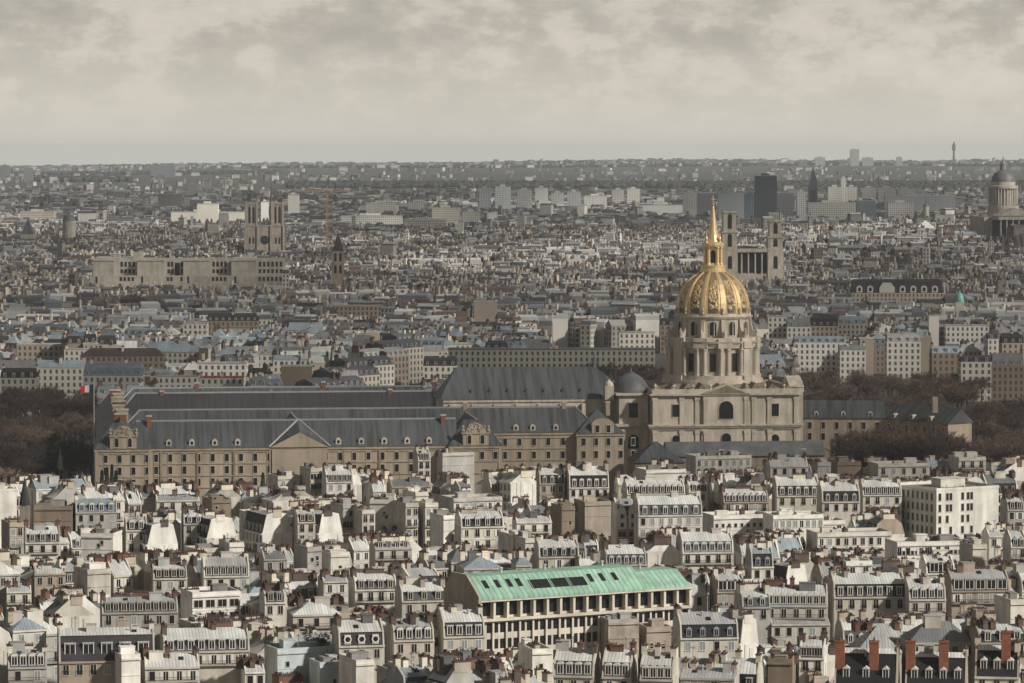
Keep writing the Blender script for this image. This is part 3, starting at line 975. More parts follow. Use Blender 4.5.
ITEMS = [(h['d'], 0, h) for h in HEROES] + [(f['d'], 1, f) for f in FILL]
ITEMS.sort(key=lambda t: t[0])
seed = 0
NFILL = 0
for dd, typ, it in ITEMS:
    seed += 1
    r = random.Random(seed * 31 + 7)
    if typ == 0:
        kw = dict(it['kw'])
        t = it['t']
        if 'zinc' not in kw:
            kw['zinc'] = r.choice(['pale zinc', 'pale zinc', 'pale zinc', 'grey zinc'])
        if it['hero'] == 'bricks':
            kw.setdefault('gable', 'tan')
        hm = kw.pop('hm', 3.0)
        kw.setdefault('inset', 4.7 if it['hero'] == 'bricks' else 1.9 if hm > 4.5 else 1.0)
        if t == 'G':
            kw.pop('inset')
        common = dict(wall=it['wall'], seed=seed, hero=it['hero'] or 'read')
        if t == 'M':
            building(it['x'], it['y'], it['rot'], it['w'], it['dep'], it['he'], 'mansard', floors=it['fl'], hm=min(hm, max(1.8, it['rise'] * (0.66 if hm < 5 else 0.85))), ht=max(1.0, min(3.2, it['rise'] * 0.34 + 0.6)) if hm < 5 else 1.0, **common, **kw)
        elif t == 'Z':
            building(it['x'], it['y'], it['rot'], it['w'], it['dep'], it['he'], 'zinc', floors=it['fl'], ht=max(1.0, min(4, it['rise'])), **common, **kw)
        elif t == 'H':
            building(it['x'], it['y'], it['rot'], it['w'], it['dep'], it['he'], 'hip', floors=it['fl'], ht=max(1.5, min(5, it['rise'])), **common, **kw)
        elif t == 'F':
            building(it['x'], it['y'], it['rot'], it['w'], it['dep'], it['he'] - 0.9, 'flat', floors=it['fl'], **common, **kw)
        elif t == 'G':
            # turned so that its blank party wall faces the camera
            building(it['x'] - 3, it['d'] + 8, -math.pi / 2 + rad(r.choice([22, 25, 28])), 16, it['w'], it['he'] - 3.6, 'mansard', slate=r.choice(['slate', 'grey slate']), gable=it['wall'], floors=4,
                     hm=5.2, ht=0.4, inset=0.17 * it['w'], chim=4, dstyle='flat', dormers=5, **common, **kw)
        cover(it['px'][0], it['px'][1], it['yt'])
        continue
    w, he, dep, y = it['w'], it['he'], it['dep'], it['y']
    pxa, _ = pix(it['x'] - it['hw'], y, he)
    pxb, _ = pix(it['x'] + it['hw'], y, he)
    if pxb < -12 or pxa > 1036:
        continue
    if any(abs(h['y'] - y) < 6.5 and abs(h['x'] - it['x']) < h['w'] * 0.5 + it['hw'] - 2.0 for h in HEROES):
        continue
    if any(abs(it['x'] - bx) < ex + it['hw'] * 0.6 and abs(y - by) < ey for bx, ex, by, ey in ((17, 30, 832, 24), (138, 20, 1110, 18))):
        continue
    if y > 1195 and pxa < 640:
        continue
    lim = ymin_ok(pxa, pxb, dd)
    roof = r.choice(['mansard', 'mansard', 'mansard', 'zinc', 'zinc', 'zinc', 'zinc', 'flat', 'hip'])
    hm, ht = r.uniform(2.2, 3.2), r.uniform(1.5, 2.9)
    if roof in ('zinc', 'hip'):
        ht = dep * r.uniform(0.27, 0.42)
    rise = hm + ht if roof == 'mansard' else ht if roof != 'flat' else 0.9
    cap = H - (lim - Y0) * y / F - 0.6
    tall = r.random() < 0.22 and roof != 'flat'
    need = he + rise + (2.2 if not tall else 2.8)
    if lim > 0 and cap > need and r.random() < 0.85:
        he += min(6.5, cap - need - r.uniform(0.0, 1.6))
        need = he + rise + 2.2
    if need > cap:
        he -= need - cap
    if he < 7.5:
        if he > 3 and roof == 'mansard':
            roof, rise = 'zinc', ht
            he += hm
        if he < 6.5:
            continue
    _, yt = pix(it['x'], y, he + rise)
    if covered(pxa, pxb, yt):
        continue
    wall = r.choice(['white', 'white', 'ivory', 'ivory', 'cream', 'cream', 'cream', 'grey', 'tan'])
    zinc = r.choice(['pale zinc', 'pale zinc', 'pale zinc', 'grey zinc', 'grey zinc', 'blue-grey zinc', 'dark zinc'])
    slate = r.choice(['slate', 'slate', 'black slate', 'grey slate', 'grey slate', 'blue slate'])
    gable = r.choice(['white', 'white', 'ivory', 'cream', 'grey', 'tan'])
    rot = it['rot'] + rad(r.uniform(-3, 3))
    # how many storeys of the front show above whatever stands before it
    mx = [SKYLINE[i] for i in range(max(0, int(pxa)), min(1023, int(pxb)) + 1)] or [683]
    _, ye = pix(it['x'], dd, he)
    fl = max(1, min(4 if it['turned'] else 3, int((max(mx) - ye) / (F / dd) / 3.1 + (1.6 if it['turned'] else 0.6))))
    building(it['x'], y, rot, w, dep, he, roof, wall=wall, zinc=zinc, slate=slate, gable=gable, floors=fl, hm=hm, ht=ht, seed=seed, blank=r.random() < (0.4 if roof == 'flat' else 0.2), chim=3 if tall else None)
    cover(pxa, pxb, yt)
    NFILL += 1
# ------------------------------------------------------------------ special buildings among the near roofs
def brick_stack(parent, x, y, z0, w, l, h):
    b = MB()
    b.box(-w / 2, -l / 2, 0, w / 2, l / 2, h, 0)
    b.box(-w / 2 - 0.12, -l / 2 - 0.12, h + 0.002, w / 2 + 0.12, l / 2 + 0.12, h + 0.35, 1)
    for k in range(4):
        b.lathe([(0.2, h + 0.35), (0.15, h + 1.0)], 6, 2, 0, -l / 2 + (k + 0.5) * l / 4)
    return b.build('chimney_stack', [M['brick'], M['plaster'], M['pot']], parent, (x, y, z0), color=(0.22, 0.085, 0.05))


for q in BUILT:
    if q['hero'] == 'bricks':
        for fx in ((-0.42, 0.12) if q['w'] > 10 else (0.2,)):
            brick_stack(q['o'], fx * q['w'], -2.4, q['he'] + 2.5, 1.9, 1.4, 6.4)
    if q['hero'] == 'brick':
        w = q['w']
        hb = 0.19 * w
        b = MB()
        for fx in (-0.25, 0.25):
            b.box(fx * w - hb, -6.2, 3, fx * w + hb, -5.48, 15.2, 0)
        b.build('brick_bay', [M['brick']], q['o'], color=(0.36, 0.11, 0.065))
        for fx in (-0.25, 0.25):
            for z in (6.6, 9.8, 12.8):
                link('window', WIN['wide'], q['o'], (fx * w, -6.21, z))
        for fx in (-0.25, 0.25):
            b = MB()
            b.prism([(fx * w - hb, 15.203), (fx * w + hb, 15.203), (fx * w + hb, 20.5), (fx * w, 22.5), (fx * w - hb, 20.5)], -6.2, -4.9, 0, along='y')
            b.build('gable_bay', [M['plaster']], q['o'], color=WALLS['white'])
            for z in (15.9, 18.4):
                link('window', WIN['small'], q['o'], (fx * w, -6.21, z))
    if q['hero'] == 'rubble':
        for ch in q['o'].children:
            if ch.name.split('.')[0] == 'wall':
                ch.data.materials[0] = M['rubble']
                ch.color = (0.33, 0.29, 0.24, 1)


def green_building():
    he = 23.5
    dl, dr = (H - he) * F / (602.5 - Y0), (H - he) * F / (588.5 - Y0)
    xl, xr = (481 - 512) / F * dl, (694 - 512) / F * dr
    rz = math.atan2(dr - dl, xr - xl)
    X = math.hypot(dr - dl, xr - xl) / 2
    t = thing('green_roofed_block', 'long office block under a pale green copper roof with wide dark strip windows', 'office block',
              ((xl + xr) / 2 - 7.7 * math.sin(rz), (dl + dr) / 2 + 7.7 * math.cos(rz), 0), rz)
    b = MB()
    b.box(-X, -6, 0, X, 9, he - 4.9, 0)
    b.box(-X, -7.2, he - 4.9 + 0.003, X, 9, he - 4.3, 0)          # terrace slab
    b.box(-X + 0.2, -5.5, he - 4.3 + 0.003, X - 0.2, 9, he - 0.4, 0)
    b.box(-X, -7.6, he - 0.4 + 0.003, X, 9.2, he, 0)
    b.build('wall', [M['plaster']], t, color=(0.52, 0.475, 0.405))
    n = 16
    for i in range(n + 1):
        x = -X + 0.35 + i * (2 * X - 0.7) / n
        p = MB()
        p.box(x - 0.28, -7.1, he - 4.29, x + 0.28, -5.503, he - 0.4)
        p.build('pier', [M['plaster']], t, color=(0.54, 0.49, 0.42))
        p = MB()
        p.box(x - 0.22, -6.5, 2, x + 0.22, -6.003, he - 4.91)
        p.build('pier', [M['plaster']], t, color=(0.54, 0.49, 0.42))
    for i in range(n):
        x = -X + 0.35 + (i + 0.5) * (2 * X - 0.7) / n
        ww = (2 * X - 0.7) / n
        p = MB()
        p.face([(x - ww / 2 + 0.32, -5.53, he - 3.8), (x + ww / 2 - 0.32, -5.53, he - 3.8), (x + ww / 2 - 0.32, -5.53, he - 0.5), (x - ww / 2 + 0.32, -5.53, he - 0.5)], 0)
        p.box(x - 0.06, -5.6, he - 3.8, x + 0.06, -5.535, he - 0.5, 1)
        p.build('loggia_window', [M['glass'], M['iron']], t)
        for z in (he - 7.6, he - 11.2, he - 14.6, he - 17.6):
            p = MB()
            for a in (-0.27, 0.27):
                p.face([(x + (a - 0.2) * ww, -6.02, z), (x + (a + 0.2) * ww, -6.02, z), (x + (a + 0.2) * ww, -6.02, z + 2.2), (x + (a - 0.2) * ww, -6.02, z + 2.2)], 0)
            p.build('window', [M['glass']], t)
    r = MB()
    lw = 0.77 * 2 * X - X
    zt = he + 4.8
    r.prism([(-7.7, he + 0.003), (9.2, he + 0.003), (5.5, zt), (-1.5, zt), (-7.7, he + 0.6)], -X - 0.1, lw, 0)
    r.build('roof', [M['copper']], t)
    r = MB()
    r.prism([(-6.6, he + 0.004), (8.2, he + 0.004), (4.8, zt - 1.2), (-1.0, zt - 1.2), (-6.6, he + 0.5)], lw + 0.002, X - 0.3, 0)
    r.build('roof', [M['copper']], t)

    def on_slope(f):
        return -7.7 + 6.2 * f, he + 0.6 + (zt - he - 0.6) * f
    for a, c in ((0.255, 0.345), (0.352, 0.43), (0.437, 0.515)):
        (ya, za), (yb, zb) = on_slope(0.28), on_slope(0.68)
        p = MB()
        xa, xb = -X + a * 2 * X, -X + c * 2 * X
        p.face([(xa, ya - 0.05, za + 0.07), (xb, ya - 0.05, za + 0.07), (xb, yb - 0.05, zb + 0.07), (xa, yb - 0.05, zb + 0.07)], 0)
        for xx in (xa, xb - 0.15):
            p.mesh([(xx, ya - 0.1, za + 0.25), (xx + 0.15, ya - 0.1, za + 0.25), (xx + 0.15, yb - 0.1, zb + 0.25), (xx, yb - 0.1, zb + 0.25),
                    (xx, ya, za), (xx + 0.15, ya, za), (xx + 0.15, yb, zb), (xx, yb, zb)], [(0, 1, 2, 3), (0, 3, 7, 4), (1, 5, 6, 2), (0, 4, 5, 1)], 1)
        p.build('strip_window', [M['glass'], M['copper']], t)
    for a in (0.055, 0.11, 0.165, 0.21, 0.545, 0.6, 0.66):
        (ya, za), (yb, zb) = on_slope(0.42), on_slope(0.78)
        xx = -X + a * 2 * X
        p = MB()
        p.face([(xx - 0.55, ya - 0.06, za + 0.08), (xx + 0.55, ya - 0.06, za + 0.08), (xx + 0.55, yb - 0.06, zb + 0.08), (xx - 0.55, yb - 0.06, zb + 0.08)], 0)
        p.build('roof_window', [M['glass']], t)
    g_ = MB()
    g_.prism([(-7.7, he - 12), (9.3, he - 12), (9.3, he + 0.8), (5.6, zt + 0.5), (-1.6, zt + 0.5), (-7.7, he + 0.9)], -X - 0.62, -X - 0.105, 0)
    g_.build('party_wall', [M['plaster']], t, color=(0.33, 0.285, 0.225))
    for i, (fx, yy) in enumerate([(-0.62, 2.5), (-0.2, 3), (0.35, 3.2), (0.7, 2.5)]):
        link('roof_vent', VENT, t, (fx * X, yy, zt - (1.2 if fx > 0.55 else 0)), color=(0.35, 0.36, 0.34), scale=(1.5, 1.5, 1.0))


green_building()


def modern_block():
    # white modern corner block: windowed front to the left, blank bright wall to the right
    he, d0, rz = 22.0, 1096.0, rad(28)
    L, D = 22.8, 22.0
    cx = (938 - 512) / F * d0
    t = thing('modern_white_block', 'tall white modern corner block with vertical windows and planted roof terrace', 'apartment block',
              (cx + math.cos(rz) * L / 2 - math.sin(rz) * D / 2, d0 + math.sin(rz) * L / 2 + math.cos(rz) * D / 2, 0), rz)
    X, Y = L / 2, D / 2
    b = MB()
    b.box(-X, -Y, 0, X, Y, he)
    b.box(-X - 0.1, -Y - 0.1, he + 0.003, X + 0.1, -Y + 0.3, he + 0.9)
    b.box(-X - 0.1, Y - 0.3, he + 0.003, X + 0.1, Y + 0.1, he + 0.9)
    b.box(X - 0.3, -Y + 0.303, he + 0.003, X + 0.1, Y - 0.303, he + 0.9)
    b.build('wall', [M['plaster']], t, color=(0.56, 0.54, 0.49))
    b = MB()
    b.box(-X + 0.1, -Y + 0.31, he + 0.004, X - 0.31, Y - 0.31, he + 0.06)
    b.build('roof', [M['flat_roof']], t, color=(0.18, 0.16, 0.14))
    for k, z in enumerate((he - 2.9, he - 6.3, he - 9.7, he - 13.1)):
        for x in (-X + 1.2, -X + 3.9, -X + 5.2, -X + 9.5, -X + 11.5, -X + 12.8):
            if (k + int(x)) % 7 == 3:
                continue
            link('window', WIN['plain'], t, (x, -Y - 0.003, z), scale=(0.85, 1, 1.1))
        for y in (-8.5, -6.0, -3.5, -1, 1.5, 4, 6.5, 9):
            link('window', WIN['cross'], t, (-X - 0.003, y, z), -math.pi / 2, scale=(0.9, 1, 1.1))
    rr = random.Random(3)
    for i in range(7):
        s = MB()
        a = -9 + i * 2.6
        for _ in range(60):
            q = Vector((rr.gauss(0, 0.5), rr.gauss(0, 0.4), abs(rr.gauss(0.5, 0.35))))
            e = Vector((rr.uniform(-1, 1), rr.uniform(-1, 1), rr.uniform(-1, 1))) * 0.35
            f = Vector((rr.uniform(-1, 1), rr.uniform(-1, 1), rr.uniform(-1, 1))) * 0.35
            s.face([q, q + e, q + f])
        s.build('terrace_shrub', [M['needle']], t, (a, -Y + 1.2, he + 0.06))
    b = MB()
    b.box(-3, -1, he + 0.065, 6, 4, he + 2.6, 0)
    b.box(-3.2, -1.2, he + 2.603, 6.2, 4.2, he + 2.75, 0)
    b.build('penthouse', [M['plaster']], t, color=(0.5, 0.48, 0.43))


modern_block()


def chapel_spire(px, ytop, ybase, d, w, label):
    x, y, zt = at(px, ytop, d)
    zb = at(px, ybase, d)[2]
    t = thing('chapel_spire', label, 'spire', (x, y, 0))
    b = MB()
    b.box(-w / 2, -w / 2, 0, w / 2, w / 2, zb + 4)
    b.build('tower', [M['plaster']], t, color=(0.2, 0.18, 0.15))
    b = MB()
    b.lathe([(w * 0.62, zb + 4.0), (w * 0.42, zb + 7), (0.07, zt)], 8, 0, a0=rad(22.5))
    b.build('spire', [M['slate']], t, color=(0.03, 0.03, 0.034))


chapel_spire(24.5, 477, 519, 1035, 2.6, 'slender dark slate spire rising between the roofs near the photo edge')


def conifer_mesh(h, rmax, seed):
    rr = random.Random(seed)
    b = MB()
    for i in range(520):
        f = rr.random() ** 0.7
        z = h * (0.08 + 0.92 * (1 - f))
        R = rmax * f * (0.75 + 0.35 * rr.random())
        a = rr.uniform(0, 6.283)
        p = Vector((R * math.cos(a), R * math.sin(a), z))
        q = Vector((0.6 * R * math.cos(a), 0.6 * R * math.sin(a), z + 0.3))
        s = 0.32 + 0.3 * rr.random()
        b.face([p + Vector((0, 0, -0.2)), q + Vector((-s * math.sin(a), s * math.cos(a), 0)), q + Vector((0, 0, s * 0.8)), q - Vector((-s * math.sin(a), s * math.cos(a), 0))])
    return b.data('crown', [M['needle']])


def conifer(px, ybase, d, h, rm, label, seed):
    x, y, z = at(px, ybase, d)
    t = thing('conifer_tree', label, 'tree', (x, y, max(0, z)))
    b = MB()
    b.bar((0, 0, -max(0, z)), (0, 0, h * 0.9), 0.25, r2=0.05, n=6)
    b.build('trunk', [M['bark']], t)
    link('crown', conifer_mesh(h, rm, seed), t)


conifer(263, 498, 1120, 7.5, 1.9, 'pointed dark conifer standing in front of the long wing', 1)
conifer(59.5, 472, 1240, 9.5, 1.6, 'narrow dark conifer on the lawn beside the corner pavilion', 2)
for i, px in enumerate((102, 107, 112, 116)):
    conifer(px, 484, 1190, 4 + (i % 3), 0.9, 'small dark cypress before the corner pavilion, ' + ['first of four', 'second of four', 'third of four', 'last of four'][i], 3 + i)
for i, (px, yb, d, w, h, lab) in enumerate([(309, 640, 788, 3.4, 5.2, 'round dark evergreen shrub on the blue-grey terraced block'), (323, 642, 787, 2.8, 3.6, 'lower dark shrub beside the round evergreen on the terraced block'),
                                            (268, 642, 787, 2.4, 3.0, 'dark rounded shrub at the far end of the blue-grey terraced block')]):
    x, y, z = (px - 512) / F * d, d, 16.15
    t = thing('terrace_shrub', lab, 'shrub', (x, y, z))
    rr = random.Random(60 + i)
    b = MB()
    for _ in range(420):
        v = Vector((rr.gauss(0, 1), rr.gauss(0, 1), rr.gauss(0, 1))).normalized() * (0.55 + 0.45 * rr.random())
        q = Vector((v.x * w * 0.55, v.y * w * 0.55, h * 0.5 + v.z * h * 0.5))
        e = Vector((rr.uniform(-1, 1), rr.uniform(-1, 1), rr.uniform(-1, 1))) * 0.32
        f = Vector((rr.uniform(-1, 1), rr.uniform(-1, 1), rr.uniform(-1, 1))) * 0.32
        b.face([q, q + e, q + f])
    b.build('crown', [M['needle']], t)
    b = MB()
    b.bar((0, 0, 0), (0, 0, h * 0.6), 0.14, n=6)
    b.build('trunk', [M['bark']], t)


# ------------------------------------------------------------------ the palace and its church: one local frame, turned 11 degrees
PR = rad(7)
DX, DY = 75.4, 1369.0


def loc(lx, ly, z=0):
    return (DX + lx * math.cos(PR) - ly * math.sin(PR), DY + lx * math.sin(PR) + ly * math.cos(PR), z)


def arch_window(w, h, arched=True):
    b = MB()
    pts = [(-w / 2, 0), (w / 2, 0), (w / 2, h)]
    if arched:
        pts += [(w / 2 * math.cos(math.pi * k / 8), h + w / 2 * math.sin(math.pi * k / 8)) for k in range(1, 8)]
    pts += [(-w / 2, h)]
    b.face([(p[0], -0.03, p[1]) for p in pts], 0)
    n = len(pts)
    for i in range(n):
        a, c = pts[i], pts[(i + 1) % n]
        cx, cz = 0, h * 0.5

        def out(p):
            q = Vector((p[0] - cx, p[1] - cz))
            q = q + q.normalized() * 0.28
            return q.x + cx, q.y + cz
        oa, oc = out(a), out(c)
        b.face([(a[0], -0.2, a[1]), (c[0], -0.2, c[1]), (oc[0], -0.2, oc[1]), (oa[0], -0.2, oa[1])], 1)
        b.face([(oa[0], -0.2, oa[1]), (oc[0], -0.2, oc[1]), (oc[0], 0, oc[1]), (oa[0], 0, oa[1])], 1)
        b.face([(a[0], -0.2, a[1]), (c[0], -0.2, c[1]), (c[0], -0.03, c[1]), (a[0], -0.03, a[1])], 1)
    return b


def wing(root, x0, y0, x1, y1, he, hr, inset=0.0, mat='palace_stone', z0=0, slate='palace_slate'):
    """One range of the palace: stone walls with a cornice, and a steep roof with hipped (inset) or plain ends."""
    b = MB()
    b.box(x0, y0, z0, x1, y1, he)
    b.box(x0 - 0.4, y0 - 0.4, he - 0.8, x1 + 0.4, y0 - 0.003, he + 0.05)
    b.build('wall', [M[mat]], root)
    q = MB()
    if inset:
        q.hip(x0 - 0.6, y0 - 0.6, x1 + 0.6, y1 + 0.6, he + 0.06, hr, inset)
    elif x1 - x0 > y1 - y0:
        ym = (y0 + y1) / 2
        q.prism([(y0 - 0.6, he + 0.06), (y1 + 0.6, he + 0.06), (ym, hr)], x0, x1, 0)
    else:
        xm = (x0 + x1) / 2
        q.prism([(x0 - 0.6, he + 0.06), (x1 + 0.6, he + 0.06), (xm, hr)], y0, y1, 0, along='y')
    q.build('roof', [M[slate]], root)
    p = MB()
    i = inset * 0.9
    if x1 - x0 > y1 - y0:
        p.bar((x0 + i, (y0 + y1) / 2, hr), (x1 - i, (y0 + y1) / 2, hr), 0.42)
        if inset:
            ym_ = (y0 + y1) / 2
            for xa_, xb_ in ((x0 - 0.6, x0 + inset - 0.6), (x1 + 0.6, x1 - inset + 0.6)):
                p.bar((xa_, y0 - 0.6, he + 0.2), (xb_, ym_, hr + 0.1), 0.35)
    else:
        p.bar(((x0 + x1) / 2, y0 + i, hr), ((x0 + x1) / 2, y1 - i, hr), 0.42)
    p.build('ridge_flashing', [M['ridge']], root)


def lx_of(px, ly):
    k = (px - 512) / F
    return (k * (DY + ly * math.cos(PR)) - DX + ly * math.sin(PR)) / (math.cos(PR) - k * math.sin(PR))


palace = thing('palace', 'vast tan stone palace of long slate-roofed wings stretching away from the domed church', 'palace', loc(0, 0), PR)
HE, HR = 23.0, 32.0
XL, XR = lx_of(97, -98), lx_of(498, -98)
wing(palace, XL + 13, -98, XR - 14, -84, HE, HR)                       # outer west range, faces the camera
wing(palace, XL + 7, -47, lx_of(600, -47), -33, HE + 0.4, HR + 0.3, 9)             # inner west range
wing(palace, XL + 7, 34, XR + 16, 48, HE, HR + 1.2, 9, slate='palace_slate_dark')
wing(palace, XL + 7, 84, XR, 98, HE - 0.3, HR, 9)
wing(palace, XL + 1, -85, XL + 15, 97, HE - 0.1, HR - 0.4)             # north front, seen end on
wing(palace, -168, -84.5, -155, -47.5, HE - 0.2, HR - 0.6)             # cross ranges
wing(palace, -168, 48.5, -155, 84, HE - 0.2, HR - 0.8)
wing(palace, XR - 12, -84.4, XR, -47.6, HE - 0.2, HR - 0.9)
wing(palace, XR - 4, 48.6, XR + 9, 83, HE - 0.2, HR - 0.9)


def pavilion(x0, x1, y0, y1, he, hr, ped, arms=True):
    b = MB()
    b.box(x0, y0, 0, x1, y1, he)
    b.box(x0 - 0.4, y0 - 0.4, he - 0.8, x1 + 0.4, y0 - 0.003, he + 0.05)
    for x in (x0 + 0.5, x1 - 0.5):
        b.box(x - 0.6, y0 - 0.3, 0, x + 0.6, y0 - 0.004, he - 0.81)
    b.build('pavilion_wall', [M['palace_stone']], palace)
    q = MB()
    q.hip(x0 - 0.6, y0 - 0.6, x1 + 0.6, y1 + 0.6, he + 0.06, hr, (x1 - x0) * 0.36)
    q.build('pavilion_roof', [M['palace_slate']], palace)
    xc = (x0 + x1) / 2
    b = MB()
    w = ped / 2
    b.box(xc - w, y0 - 0.35, he + 0.06, xc + w, y0 + 5, he + 4.2)
    b.box(xc - w - 0.4, y0 - 0.7, he + 4.203, xc + w + 0.4, y0 + 5, he + 4.7)
    pts = [(xc + (w * 0.78) * math.cos(math.pi * k / 10), he + 4.703 + 3.2 * math.sin(math.pi * k / 10)) for k in range(11)]
    b.prism(pts, y0 - 0.4, y0 + 2.5, 0, along='y')
    rr = random.Random(int(x0 * 7) % 100)
    for s_ in (-1, 1):                                                 # scrolls and urns at the ends of the pediment
        b.lathe([(0.5, he + 4.7), (0.8, he + 5.4), (0.35, he + 6.0), (0.55, he + 6.7), (0.1, he + 7.3)], 8, 0, xc + s_ * (w - 0.1), y0)
    for k in range(34):                                                # carved trophies
        a = rr.uniform(0.15, 2.99)
        f = rr.uniform(0.25, 0.98)
        px_, pz = xc + w * f * math.cos(a), he + 4.8 + 3.4 * f * math.sin(a)
        b.lathe([(0.05, pz - 0.35), (0.25 + 0.15 * rr.random(), pz), (0.05, pz + 0.45)], 6, 0, px_, y0 - 0.45)
    b.build('pediment', [M['palace_stone']], palace)
    for x in (xc - w * 0.5, xc + w * 0.5):
        o = arch_window(1.3, 2.4).build('window', [M['glass'], M['stone']], palace, (x, y0 - 0.353, he + 0.8))
    return o


for (xa_, xb_, yy_) in ((XL + 19, XR - 18, -98), (XL - 1, XL + 18, -100), (XR - 17, XR + 1, -100), (lx_of(500, -47), lx_of(576, -47), -47)):
    for zb_ in (HE - 1.6, HE - 5.5, HE - 9.7, HE - 13.8):
        b = MB()
        b.box(xa_, yy_ - 0.28, zb_, xb_, yy_ - 0.006, zb_ + 0.38)
        b.build('string_course', [M['palace_stone']], palace)
for i_ in range(9):                                                   # flat strips and downpipes that divide the long front
    b = MB()
    xs_ = lx_of(160 + i_ * 36.5, -98)
    b.box(xs_ - 0.35, -98.35, 0, xs_ + 0.35, -98.29, HE - 0.85)
    b.build('pilaster_strip', [M['stone_dark']], palace)
PWIN = arch_window(1.35, 2.6, False).data('window', [M['glass'], M['stone']])


def windows_row(root, xs, y, zs, me=PWIN):
    for x in xs:
        for z in zs:
            link('window', me, root, (x, y - 0.003, z))


pavilion(XL - 1, XL + 18, -100, -82, HE, HR - 0.5, 9)
pavilion(XR - 17, XR + 1, -100, -82, HE, HR - 0.5, 9)
n1 = [lx_of(155 + i * 14.2, -98) for i in range(21)]
windows_row(palace, n1, -98, (HE - 4.6, HE - 8.8))
windows_row(palace, n1[:13], -98, (HE - 13.0,))
windows_row(palace, [XL + 2.5 + i * 4.7 for i in range(4)], -100, (HE - 4.6, HE - 8.8, HE - 13.0))
windows_row(palace, [XR - 15 + i * 4.6 for i in range(4)], -100, (HE - 4.6,))
windows_row(palace, [lx_of(505 + i * 14.5, -47) for i in range(6)], -47, (HE - 4.2, HE - 9.0))
# middle pediment of the long range
b = MB()
xc = lx_of(299, -98)
b.box(xc - 9.5, -98.7, 6, xc + 9.5, -98.004, HE - 0.85)
b.prism([(xc - 10, HE + 0.07), (xc + 10, HE + 0.07), (xc, HE + 5.2)], -98.9, -91, 0, along='y')
b.build('pediment', [M['palace_stone']], palace)
PDOR = MB()
PDOR.box(-0.95, 0, 0, 0.95, 3.2, 1.9, 0)
PDOR.prism([(0.95 * math.cos(math.pi * k / 8), 1.903 + 0.95 * math.sin(math.pi * k / 8)) for k in range(9)], 0, 3.2, 0, along='y')
PDOR.face([(0.5 * math.cos(2 * math.pi * k / 12), -0.03, 1.5 + 0.62 * math.sin(2 * math.pi * k / 12)) for k in range(12)], 1)
PDOR = PDOR.data('dormer', [M['stone'], M['glass']])
for x in [lx_of(p_, -98) for p_ in (168, 191, 214, 237, 338, 361, 384, 407, 429)]:
    link('dormer', PDOR, palace, (x, -97.9, HE + 0.25))
for x in [lx_of(p_, -47) for p_ in (516, 533, 556)]:
    link('dormer', PDOR, palace, (x, -46.9, HE + 0.6))


def palace_chimney(x, y, z, w=2.0, l=1.6, h=6.0, red=True):
    b = MB()
    b.box(-w / 2, -l / 2, 0, w / 2, l / 2, h, 0)
    b.box(-w / 2 - 0.15, -l / 2 - 0.15, h + 0.002, w / 2 + 0.15, l / 2 + 0.15, h + 0.5, 1)
    b.build('chimney_stack', [M['brick'], M['stone']], palace, (x, y, z), color=(0.20, 0.085, 0.055) if red else (0.33, 0.27, 0.2))


palace_chimney(XL + 17.5, -92, HR - 7, 1.6, 1.6, 8.5)
palace_chimney(XR - 18.5, -92, HR - 5.5, 1.6, 1.6, 6.5)
for k in range(7):                                                    # stacks over the north front, seen one behind another
    palace_chimney(XL + 8 + (k % 2), -74 + k * 22, HR - 3.5, 4.2, 1.5, 4.6, k % 3 == 0)
for x, y in ((-205, 41), (-118, 41), (-190, 91), (-140, 91), (-98, -40), (-62, -40), (-46, -41), (-96, 90)):
    palace_chimney(x, y, HR - 3.0, 1.5, 1.5, 4.6, y > 0)
xq = lx_of(299, -98)
p = MB()                                                              # cross roof behind the middle pediment, with pale lead hips
p.mesh([(xq - 10, -98.6, HE + 0.4), (xq + 10, -98.6, HE + 0.4), (xq, -98.5, HE + 5.3), (xq, -90.9, HR + 0.05)], [(0, 2, 3), (2, 1, 3)], 0)
p.build('cross_roof', [M['palace_slate']], palace)
for xe in (xq - 10.5, xq + 10.5):
    p = MB()
    p.bar((xe, -98.6, HE + 0.3), (xq, -91, HR + 0.25), 0.3)
    p.build('hip_flashing', [M['pale_lead']], palace)
for xa, ya, xb, yb in ((XL + 8, -91, XL + 8, 88), (XR - 30, 41, XR - 4, 80), (XR + 3, 50, XR + 3, 84), (-166, -91, -166, -48)):
    p = MB()
    p.bar((xa, ya, HR + 0.15), (xb, yb, HR + 0.15), 0.3)
    p.build('ridge_flashing', [M['lead']], palace)
# end pavilion of the inner range next to the domed church
x0, x1, y0 = lx_of(577, -50), lx_of(624, -50), -50.0
b = MB()
b.box(x0, y0, 0, x1, -32, HE)
b.box(x0 - 0.4, y0 - 0.4, HE - 0.8, x1 + 0.4, y0 - 0.003, HE + 0.05)
b.build('pavilion_wall', [M['palace_stone']], palace)
q = MB()
q.hip(x0 - 0.6, y0 - 0.6, x1 + 0.6, -31.4, HE + 0.06, HR - 0.5, 9)
q.build('pavilion_roof', [M['palace_slate']], palace)
b = MB()
xp = lx_of(603, -50)
b.box(xp - 4, y0 - 0.35, HE + 0.06, xp + 4, y0 + 5, HE + 3.2)
b.prism([(xp + 4.2 * math.cos(math.pi * k / 10), HE + 3.203 + 2.3 * math.sin(math.pi * k / 10)) for k in range(11)], y0 - 0.4, y0 + 2, 0, along='y')
b.build('pediment', [M['palace_stone']], palace)
windows_row(palace, [x0 + 2.5 + i * 4.5 for i in range(5)], y0, (HE - 4.2, HE - 8.8))
windows_row(palace, [xp - 2, xp + 2], y0 - 0.353, (HE + 0.5,))
